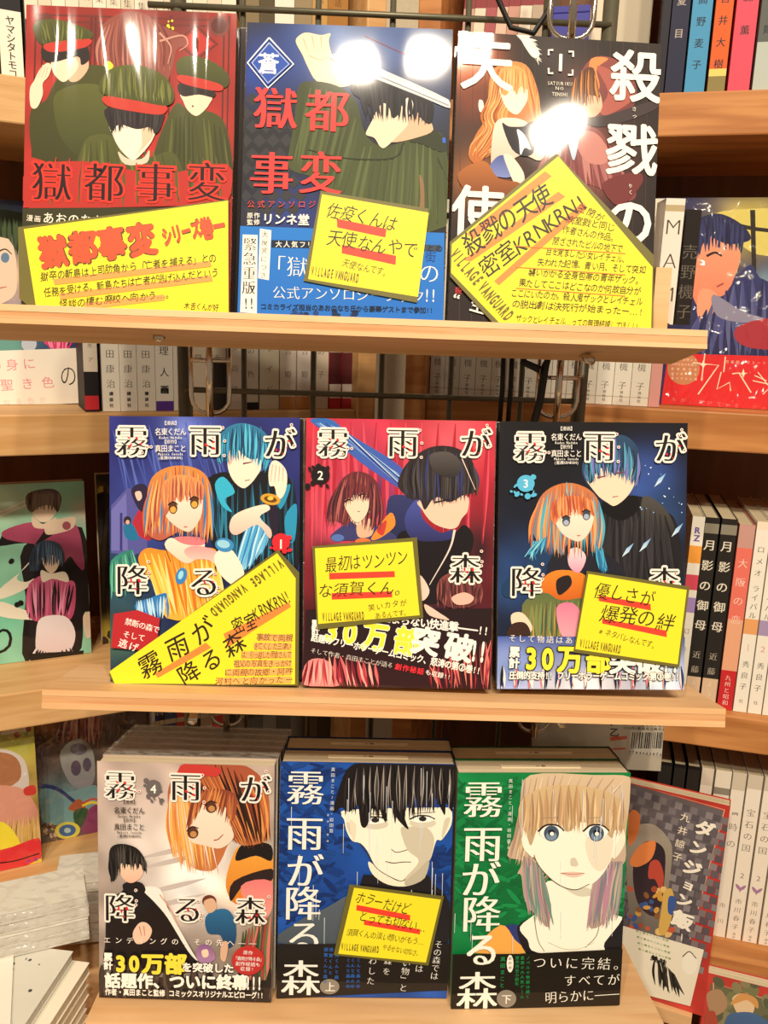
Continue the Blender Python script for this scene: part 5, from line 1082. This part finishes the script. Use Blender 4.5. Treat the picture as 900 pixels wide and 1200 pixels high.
def p(a):
    a.bg('#5c4c44', [(55, 850, 16, '#a8702c'), (95, 840, 20, '#8c4c44'), (40, 880, 16, '#3c2c34'), (70, 940, 30, '#6c9ca4'), (100, 960, 20, '#84446c')], noise=.08)
    a.strands(['#8c3c38', '#c89c8c', '#5c2c30', '#a87c70'], '75,838 95,830 118,830', '70,870 95,868 118,872', 26, 4, 0, 6)
    a.sh('#98988c', '70,885 84,868 100,868 110,885 110,915 96,925 80,915', '#848490'); a.el('#54485c', 89, 900, 6, 9); a.el('#54485c', 102, 896, 5, 8); a.el('#6c6470', 92, 878, 10, 7)
    a.sh('#6c9098', '48,925 80,928 112,920 114,945 90,965 50,962', '#78a8ac'); a.st('#2c3a6c', '42,920 66,924 88,940', 5, 4); a.sh('#a85838', '80,948 92,936 100,945 98,952'); a.st('#e8d040', '96,944 108,940 116,942', 3, 3); a.st('#c83c34', '96,942 108,936 116,938', 2, 2)
    a.sh('#8c3c6c', '98,965 104,948 118,944 118,975 100,976'); a.sh('#2c5438', '87,950 103,948 96,968 88,966')
    a.el('#dcd450', 79, 973, 15, 10, -.1); a.el('#3464a0', 79, 973, 10, 7, -.1); a.el('#a8c8c8', 79, 973, 4, 3); a.spray(['#7c5840', '#c8b090', '#5c3828'], 50, 965, 66, 1000, 40, 1, 3)
    a.sh('#d8848c', '62,1012 68,998 82,992 94,998 98,1010 70,1014'); a.spray(['#6c9c88', '#7ca494'], 74, 984, 118, 1004, 14, 4, 8); a.spray(['#5c5c9c'], 54, 1000, 66, 1014, 6, 3, 6)
face_at(L, 'busy multicoloured comic facing out, between the yellow comic and the pale wrapped stack', p, Q, .062, LZ[3]+.0004, .118, CRINK, T=.010, H=.182)
x = run(L, [178, 182, 187, 193, 207, 221, 235, 249, 262, 276, 292, 308, 324, 340, 356, 372, 388, 404], 850, 0, .05)
colr = ['#dce0e8', '#2c3c6c', '#1c1c24', '#3c4c74', '#c03830', '#1c1c20', '#b8a088', '#c83c34', '#2c2824', '#5c5448', '#4c463c', '#686054', '#443c34', '#5a5244', '#6c6450', '#4c4438', '#6a5c44']
cn = ['white', 'navy', 'black', 'slate blue', 'red', 'glossy black', 'beige', 'bright red', 'charcoal', 'taupe', 'dark taupe', 'grey', 'umber', 'olive grey', 'khaki', 'dark khaki', 'bronze']
for k in range(17):
    spine_book(L, x[k], x[k+1], LZ[3], .174, colr[k], [(.3, .33, '#c8bca0')], [('百年', .1, .25, 7, '#d8d0c0', 0)], '%s spine in the shadow behind the wrapped stack, %s from the left' % (cn[k], nth(k+1)), dy=.05, mat=GLOSS)
# right level 2 face-out
Q = [(799, 245), (965, 243), (774, 476), (935, 497)]
def p(a):
    a.bg('#2a2c58', [(880, 260, 40, '#c8b458'), (900, 330, 16, '#7c98a8')], noise=.05)
    a.sh('#d8c868', '838,250 900,244 985,246 985,300 900,300 872,290 850,270'); a.st('#2c241c', '882,246 884,330', 6, 5); a.st('#2c241c', '840,258 900,270 985,268', 5, 4)
    a.sh('#efa07c', '815,290 828,272 858,284 868,300 860,326 850,345 826,352 818,360 808,330', '#e88464'); a.sh('#efa07c', '820,340 840,345 836,372 818,378')
    a.sh('#262850', '812,262 840,250 868,262 880,280 860,286 846,284 830,278 818,296 812,290', '#1c1e40'); a.strands(['#343868', '#1c1e40'], '815,262 840,252 870,265', '816,300 840,288 868,296', 16, 5, 0, 4)
    a.st('#2c1c24', '828,300 838,296 846,300', 3, 2); a.st('#a84c44', '840,336 848,332', 2, 2)
    a.sh('#33366a', '812,350 822,385 840,360 860,330 880,310 900,330 985,330 985,420 840,420 800,410', '#26284e'); a.strands(['#4a4e84', '#262850', '#5c608c'], '820,370 870,330 950,330', '806,412 870,414 960,415', 30, 8, 0, 8)
    a.sh('#8c88a0', '836,345 870,365 900,375 870,378 840,370'); a.sh('#a8303c', '862,385 910,372 985,380 985,408 880,408')
    a.rect('#d8282c', '783,414 985,420 960,500 774,478')
    a.el('#c08058', 801, 432, 19, 19); a.lift()
    for k, s in enumerate(('女の子は何より', '大切なものを持っ', '最新単行本', '描きおろしを', '書き下ろし漫')): a.tx(s, (788, 421+k*5.6), (815, 422+k*5.6), 3.6, '#f0c8a8', .02)
    for q, w_ in (('812,425 842,428 818,462', 1.6), ('826,414 822,446', 1.4), ('850,418 848,436', 1.4), ('845,436 840,456 855,448 856,458', 1.4), ('858,438 866,437 880,460', 1.6), ('884,440 898,446', 1.2), ('882,446 900,450', 1.2), ('888,436 902,454 894,462', 1.2), ('905,440 930,446', 1.2), ('912,435 905,460', 1.2)): a.st('#f6d8b8', q, w_, w_, False)
    for x_, y_ in ((824, 427), (871, 437)): a.sh('#fbe8cc', [(x_, y_-5), (x_+1.5, y_), (x_+5, y_), (x_+1.5, y_+1.5), (x_, y_+6), (x_-1.5, y_+1.5), (x_-5, y_), (x_-1.5, y_)], None, False)
    a.tx('思春期のストーリーテラー', (852, 424), (920, 426), 4.6, '#f0b8a0', 0); a.tx('もが、欠けている、この世', (790, 468), (905, 480), 6.5, '#f08078', 0)
face_at(R, 'film-wrapped comic with dark-haired profile and red band, right of top shelf', p, Q, .050, RZ[1]+.0004, .138, CRINK, H=.182, T=.012, cover='#2a2c58', spine='#1c1a2c')
# right level 3 spines
T3 = [(803, 817, 'rz'), (818, 834, 'tk'), (837, 855, 'tk'), (858, 876, 'pk'), (878, 894, 'ro'), (896, 912, 'ro2'), (914, 930, 'ro3')]
for k, (p0, p1, s) in enumerate(T3):
    x = run(R, [p0-2, p1-1], 700, 0, .012)
    if s == 'rz': b, tt, base, lb = [(.15, .24, '#f0a040'), (.3, .38, '#d84c60'), (.42, .5, '#a88cc8')], [('RZ', .07, .11, 8, '#6c5ca8', .03), ('幻冬', .6, .7, 6, '#5c4c44', 0)], '#efe8da', 'white magazine comic spine with orange and pink blocks, beside volume three'
    elif s == 'tk': b, tt, base, lb = [(0, .84, '#26221e'), (.84, 1, '#d8b898'), (.03, .08, '#8c8474')], [('月影の御母', .14, .56, 10.5, '#e8dfcc', .01), ('近藤', .72, .80, 7.5, '#c8bca8', 0), ('ようこ', .87, .98, 6, '#e8ddc8', 0)], '#26221e', 'black comic spine with white lettering and beige foot, %s of the two' % ('left' if k == 1 else 'right')
    elif s == 'pk': b, tt, base, lb = [(0, .12, '#c8988c'), (.12, .78, '#e87464'), (.5, .78, '#e8a884'), (.78, 1, '#c8282c')], [('大阪の恋', .2, .5, 9, '#f4d8c8', 0), ('九州と昭和', .82, .96, 5.5, '#f8e0d4', 0)], '#e08474', 'coral and red comic spine between the black pair and the white ones'
    else: b, tt, base, lb = [(0, .04, '#efe0c8'), (.5, .58, '#e8a468' if s == 'ro' else '#a894b8')], [('ロメオ', .14, .26, 6.8, '#3a342e', 0), ('ライバル', .34, .48, 6.8, '#3a342e', 0), ({'ro': 'ー', 'ro2': '2', 'ro3': '3'}[s], .65, .65, 8, '#e07c98', 0), ('秀良子', .74, .86, 6.8, '#3a342e', 0), ('社', .94, .94, 4, '#3a342e', 0)], '#f0e8da', 'white spine with small coloured drawing, %s of three at right edge' % {'ro': 'first', 'ro2': 'second', 'ro3': 'third'}[s]
    spine_book(R, x[0], x[1], RZ[2], .182 if s != 'pk' else .178, base, b, tt, lb, dy=.012, mat=GLOSS)
# right level 4 spines
T4 = [(765, 781), (783, 797), (799, 814), (815.5, 830), (832, 851), (852, 868.5), (870, 888), (890, 908), (910, 928)]
for k, (p0, p1) in enumerate(T4):
    x = run(R, [p0, p1], 960, 0, .03)
    if k < 3: b, tt, base, lb = [(.02, .5, '#2c2c28')], [('罪と罰の', .3, .6, 9, '#d8d0c0', .02)], '#1c1c1a', 'black spine with white lettering, %s from left in lower right row' % nth(k+1)
    elif k == 3: b, tt, base, lb = [(0, .1, '#d8ccb8')], [('S', .2, .2, 12, '#2a2622', 0), ('恋', .33, .42, 9, '#d85068', 0)], '#ece2d2', 'white spine with large letter and red lettering, lower right row'
    elif k == 4: b, tt, base, lb = [(.1, .14, '#8c8474')], [('テリ', .28, .42, 13, '#1c1a18', .03)], '#e4dac8', 'white comic spine with bold black lettering above the red-framed comic'
    elif k == 5: b, tt, base, lb = [(.0, .1, '#d0c4b0')], [('25', .24, .24, 8, '#6c6458', 0), ('時の', .32, .42, 9, '#6c6458', 0), ('市川', .8, .9, 6, '#6c6458', 0)], '#ece2d2', 'white comic spine with grey numeral, left of the heart-marked ones'
    else: b, tt, base, lb = [(.0, .08, '#d0c4b0')], [('宝石の国', .22, .43, 8.6, '#5c544a', 0), (str(2 if k < 8 else 3), .60, .60, 8, '#6c6458', 0), ('市川春子', .76, .92, 6.6, '#5c544a', 0), ('講談', .965, .985, 3, '#5c544a', 0)], '#eee4d4', 'white spine with small %s mark, %s of three at lower right edge' % ('violet wing' if k < 8 else 'dark', nth(k-5))
    o = spine_book(R, x[0], x[1], RZ[3], .182, base, b, tt, lb, dy=.03, mat=GLOSS)
    if k in (6, 7, 8):
        cov = [c for c in o.children if c.name.startswith('cover')][0]
        a = Art([(0, 0), (100, 0), (0, 1000), (100, 1000)], abs(x[1]-x[0])*1000, 182, (0, 0), 1, -4e-4, clip=True); q = '#a87ca0' if k < 8 else '#5c544a'
        a.sh(q, '14,655 34,660 50,672 66,660 86,655 76,676 58,688 50,700 42,688 24,676'); a.mb.build('spine_emblem', MATTE, cov)
# dungeon comic
Q = [(735, 909), (856, 945), (690, 1168), (809, 1245)]
def p(a):
    a.bg('#c43c34', [], noise=.03); a.lift()
    a.sh('#6c6468', '737,918 848,950 806,1118 700,1085', '#544c54', False)
    a.st('#e8a884', '738,917 849,949 806,1110', 1.4, 1.4, False)
    for j in range(20):
        y = 922+j*9
        for i in range(14): a.rect(('#7c7478', '#5c545c', '#8c8488', '#665e66')[(i*3+j*5) % 4], [(738-j*2.2+i*9+(j % 2)*4, y+i*2.9), (746-j*2.2+i*9+(j % 2)*4, y+2.4+i*2.9), (744.3-j*2.2+i*9+(j % 2)*4, y+10+i*2.9), (736.3-j*2.2+i*9+(j % 2)*4, y+7.6+i*2.9)])
    a.sh('#a89c8c', '735,985 745,968 765,965 782,980 788,1000 780,1060 770,1095 742,1085 735,1040', '#6c6460'); a.sh('#2c2430', '745,1000 758,985 775,990 780,1010 772,1070 750,1062 742,1030', '#3c2c34')
    a.sh('#c04c3c', '762,1010 772,1008 778,1025 775,1045 768,1030 760,1028'); a.sh('#e07c44', '735,960 742,948 750,955 748,975 738,990'); a.sh('#e8884c', '738,1010 750,990 768,985 764,1005 748,1015')
    a.spray(['#d8a048', '#c85c3c', '#8c5c38', '#3c5c9c', '#e8c078', '#a84c34'], 735, 1040, 790, 1095, 40, 2, 5); a.sh('#d8b05c', '778,1045 786,1040 790,1052 786,1080 778,1095 772,1088 776,1060'); a.sh('#3c5ca0', '784,1050 792,1052 790,1070 783,1068')
    a.sh('#f2ead6', '700,1075 825,1112 809,1178 690,1150', '#f0e6d0', False)
    a.strands(['#1c1a18', '#3a3632'], '768,1120 780,1130 790,1140', '770,1150 785,1160 800,1165', 12, 4, 0, 5); a.el('#f8f2e2', 808, 1128, 9, 13); a.st('#3a3632', '800,1120 808,1114 816,1122', 1.2, 1); a.tx('美味', (767, 1122), (777, 1126), 9, '#1c1a18', .05)
    for k in range(4): a.tx('剣と魔法のごはん物語', (747+k, 1090+k*7), (782+k, 1101+k*7), 3.4, '#7c9c4c', .01)
    a.tx('1', (799, 1097), (799, 1097), 14, '#efe0c8', 0)
def dungeon():
    W, H = .138, .222; P = at(856, 945, .135); c = Case((P.x, P.y), -25); loc = Vector((P.x, P.y, P.z-H))-c.t*(W/2)
    root = thing('comic_book', 'red-framed comic with grey stone archway art before the lower right row', 'book', loc, Euler((0, 0, c.th)))
    cov = book_shell(root, W, H, .013, '#c43c34', '#c03830', '#e0cfac', WRAP)
    Q = face_quad(root, W, H)
    a = Art(Q, W*1000, H*1000, (0, 0), 1, -2e-5); p(a); a.mb.build('cover_art', WRAP, cov)
    rk = thing('low_rack', 'pale wooden ledge carrying the comic with grey stone archway art', 'rack', (loc.x, loc.y, 0), (0, 0, c.th)); zb = loc.z
    m = MB(); m.box(-.060, .060, -.006, .018, zb-.015, zb-.0003); m.build('ledge_board', SHELFW, rk)
    for x_ in (-.05, .050): m = MB(); m.box(x_-.006, x_+.006, -.002, .014, 0, zb-.015); m.build('leg', SHELFW, rk)
    l = Art(Q, W*1000, H*1000, (0, 0), 1, a.y-STEP)
    for ch, x_, y_, s_ in (('ダ', 826, 970, 22), ('ン', 818, 993, 20), ('ジ', 811, 1016, 22), ('ョ', 807, 1036, 15), ('ン', 802, 1054, 19), ('飯', 800, 1077, 25)):
        l.g1(ch, x_, y_, s_, '#fbf3e4', .04, ang=-.18, ser=.02); l.lift()
    l.tx('九井諒子', (803, 957), (794, 1003), 12, '#f4e8d4', .01, v=True)
    l.mb.build('title_lettering', WRAP, cov)
dungeon()
# red-framed comic low on the right
Q = [(829, 1140), (935, 1172), (800, 1390), (900, 1420)]
def p(a):
    a.bg('#c04038', [], noise=.03); a.lift(); a.sh('#6c6c50', '833,1152 935,1180 905,1400 805,1385', '#7c7058', False); a.st('#e8a884', '833,1390 836,1152 935,1182', 1.4, 1.4, False)
    a.spray(['#7c7c54', '#5c6048', '#8c8460'], 838, 1150, 900, 1200, 30, 4, 9); a.sh('#b08c6c', '828,1165 845,1160 852,1180 835,1190'); a.sh('#e8c8a0', '858,1170 872,1164 884,1176 880,1190 866,1190'); a.sh('#d89c5c', '856,1176 868,1164 886,1170 888,1182 876,1172 862,1176'); a.sh('#4c6c98', '850,1195 866,1186 890,1190 910,1215 850,1240', '#3c5480'); a.sh('#b04c3c', '826,1190 838,1186 842,1215 828,1220')
P1 = R.loc(R.hit(829, 1140, -.03)[0], -.03, 0); zt = R.hit(829, 1140, -.03)[1]
c_ = Case((P1.x, P1.y), -20)
root = thing('comic_book', 'red-framed comic with olive art, cut off at the lower right corner', 'book', Vector((P1.x, P1.y, zt-.182))+c_.t*.064, (0, 0, c_.th))
cov = book_shell(root, .128, .182, .013, '#b83c34', '#b03830', '#e0cfac', WRAP); a = Art(face_quad(root, .128, .182), 128, 182, (0, 0), 1, -2e-5); p(a); a.mb.build('cover_art', WRAP, cov)
# low rack that carries it
zb = zt-.182
root = thing('low_rack', 'pale wooden ledge carrying the lowest red-framed comic', 'rack', c_.loc(.07, -.004, 0), (0, 0, c_.th))
m = MB(); m.box(-.052, .12, -.012, .020, zb-.015, zb-.0003); m.build('ledge_board', SHELFW, root)
for x_ in (-.040, .11): m = MB(); m.box(x_-.008, x_+.008, -.006, .014, 0, zb-.015); m.build('leg', SHELFW, root)
# back-cover-out book hanging on the grid
Q = [(668, 790), (790, 800), (650, 898), (774, 906)]
xr = at(774, 906, GY-.03); xl = at(655, 900, GY-.03); wv = .105
def p(a):
    a.bg('#e6dcc8', noise=.01); a.lift(); a.tx('帝', (717, 843), (717, 843), 17, '#2a2420', .02); a.tx('乙', (720, 858), (720, 858), 12, '#2a2420', .02)
    a.st('#e86c4c', '715,866 735,864', 5, 4, False); a.st('#e86c4c', '716,878 733,877', 2, 2, False)
    for k in range(5): a.tx('定価本体600円+税発売元株式会社'[k:k+12], (732, 836+k*4.2), (778, 838+k*4.2), 4, '#5a5248', .01)
    a.rect('#f6f0e2', '738,855 782,858 778,886 736,882'); x_ = 741
    for k in range(17): w_ = rnd.choice((.7, 1.1, 1.6)); a.rect('#2a2622', [(x_, 858), (x_+w_, 858), (x_+w_-2, 877), (x_-2, 877)]); x_ += w_+rnd.choice((.7, 1, 1.3))
    a.tx('9784063876', (738, 881), (774, 884), 5, '#2a2622', .01)
cth = Case((xr.x, xr.y), -7); loc = Vector((xr.x, xr.y, xr.z))-cth.t*(wv/2)
root = thing('comic_book', 'white back cover with barcode hanging on the grid below the middle shelf', 'book', loc, Euler((0, -.035, cth.th)))
cov = book_shell(root, wv, .118, .010, '#e6dcc8', '#e0d4bc', '#d8c8a4', CRINK); a = Art(face_quad(root, wv, .118), wv*1000, 118, (0, 0), 1, -2e-5); p(a); a.mb.build('cover_print', CRINK, cov)
m = MB(); m.tube([(0, .006, .118), (0, .012, .14), (0, .03, .146), (0, .036, .13)], .0015, 6); m.build('hanging_hook', CHROME, root, True)
# plywood upright beside the top right comic
a_, b_ = at(766, 391, -.004), at(796, 391, -.004); tp = at(780, 313, -.004)
root = thing('shelf_end_block', 'bare plywood upright standing at the right end of the top shelf', 'board', (a_.x+.003, .010, a_.z+.001), (-.05, 0, 0))
m = MB(); m.box(0, b_.x-a_.x-.006, 0, .006, 0, tp.z-a_.z); m.build('plywood_sheet', SHELFW, root); m = MB(); m.box(0, b_.x-a_.x-.006, .006, .012, 0, tp.z-a_.z-.002); m.build('backing_sheet', PLYM, root)
# ------------------------------------------------------------------ wrapped piles lower left
def pile(P, ang, n, W, D, th, label, top='#d8d4c8', group=None, spec=False, mat=None, pages='#d8d0c0', film=True):
    """P: middle of the upper front edge"""
    u = Vector((math.cos(ang), math.sin(ang), 0)); b = Vector((-math.sin(ang), math.cos(ang), 0))
    for k in range(n):
        z = P.z-(k+1)*(th+.0007); c = P+b*(D/2)
        root = thing('wrapped_book', label % nth(k+1), 'book', (c.x+rnd.uniform(-.002, .002), c.y+rnd.uniform(-.002, .002), z), (0, 0, ang+rnd.uniform(-.03, .03)), group)
        m = MB(); m.box(-W/2, W/2, -D/2, D/2, th-.0006, th, top); m.box(-W/2, W/2, -D/2, D/2, 0, .0006, top); m.box(-W/2, -W/2+.0006, -D/2, D/2, .0006, th-.0006, top); m.build('cover', mat or CRINK, root)
        m = MB(); m.box(-W/2+.0009, W/2-.001, -D/2+.001, D/2-.001, .0007, th-.0007, pages); m.build('page_block', PAGE, root)
        if film:
            m = MB(); N = 16; V = []
            for i in range(N+1):
                x_ = -W/2+W*i/N
                for j in range(4): V.append((x_, -D/2-.0004-.0022*math.sin(j/3*PI)*(.4+rnd.random()), th*(j/3*.9+.05)+rnd.uniform(-.0003, .0003)))
            m.add(V, [(i*4+j, (i+1)*4+j, (i+1)*4+j+1, i*4+j+1) for i in range(N) for j in range(3)], lin('#fff'))
            m.build('plastic_sleeve', FILM, root, True)
        if spec:
            a = Art([(0, 0), (1000, 0), (0, 1000), (1000, 1000)], W*1000, D*1000, (0, 0), 1, -1e-5, clip=True); a.spray(['#4a4a48', '#7c7c74'], 300, 60, 970, 930, 60, 3, 11); a.sh('#a89c94', '500,700 620,640 700,760 580,860')
            o = a.mb.build('cover_print', MATTE, root); o.rotation_euler = (-PI/2, 0, 0); o.location = (0, -D/2, th+.0001)
zs = 1.024
def on_z(px, py, z):
    d = fwd+ri*((px-450)/FPX)-up*((py-600)/FPX); return CAMP+d*((z-CAMP.z)/d.z)
A1, A2 = on_z(40, 1185, zs), on_z(90, 1112, zs); u_ = (A2-A1).normalized(); ang = math.atan2(u_.y, u_.x)-PI/2
rt = Vector((math.cos(ang), math.sin(ang), 0)); fr = A2-u_*.17
pile(fr-rt*.075, ang, 1, .15, .165, .009, 'grey-white speckled wrapped book lying flat, %s on the lower left pile', spec=True, mat=GLOSS)
pile(fr-rt*.070-Vector((0, 0, .0098)), ang+.02, 7, .16, .17, .0095, 'cream magazine lying under the speckled book, %s below it', '#efe6d2', mat=MATTE, pages='#e8dcc0', film=False)
P1_ = on_z(-14, 1074, zs+.0392); pile(P1_, math.radians(22), 4, .14, .040, .0090, 'silvery film-wrapped book, %s from the top on the speckled book', '#dcd8cc', mat=CRINK)
P2_ = at(108, 1033, .128); pile(P2_, math.radians(12), 6, .066, .045, .0095, 'silvery film-wrapped book, %s from top of the rear narrow pile', '#dcd8cc', mat=CRINK)
P = on_z(-75, 1165, zs+.0012); root = thing('leaflet', 'white printed sheet with small vertical writing in the lower left corner', 'leaflet', P, (0, 0, math.radians(20)))
m = MB(); m.box(-.05, .05, -.07, .04, -.0009, 0, '#efe8da'); m.build('sheet', MATTE, root)
a = Art([(0, 0), (700, 0), (0, 800), (700, 800)], 100, 110, (0, 0), 1, -2e-5)
for k in range(7): a.tx('ふたりが今夜のテーマで描いた物語', (80+k*90, 60), (80+k*90, 740), 34, '#5a5248', 0, v=True)
o = a.mb.build('lettering', MATTE, root); o.rotation_euler = (-PI/2, 0, 0); o.location = (0, -.07, .0001)
root = thing('display_table', 'low wooden display table under the wrapped piles at the lower left', 'table', L.loc(0, 0, 0), (0, 0, L.th))
zt_ = min(zs-.0098-7*.0102, P2_.z-6*.0102)-.001
m = MB(); m.box(-.32, .012, -.36, -.006, zt_-.02, zt_); m.build('tabletop', SHELFW, root)
for sx in (-.30, -.01):
    for sy in (-.34, -.03): m = MB(); m.box(sx-.015, sx+.015, sy-.015, sy+.015, 0, zt_-.02); m.build('leg', SHELFW, root)
print('TABLE', zt_, zs-.0098-7*.0102, P2_.z-6*.0102)
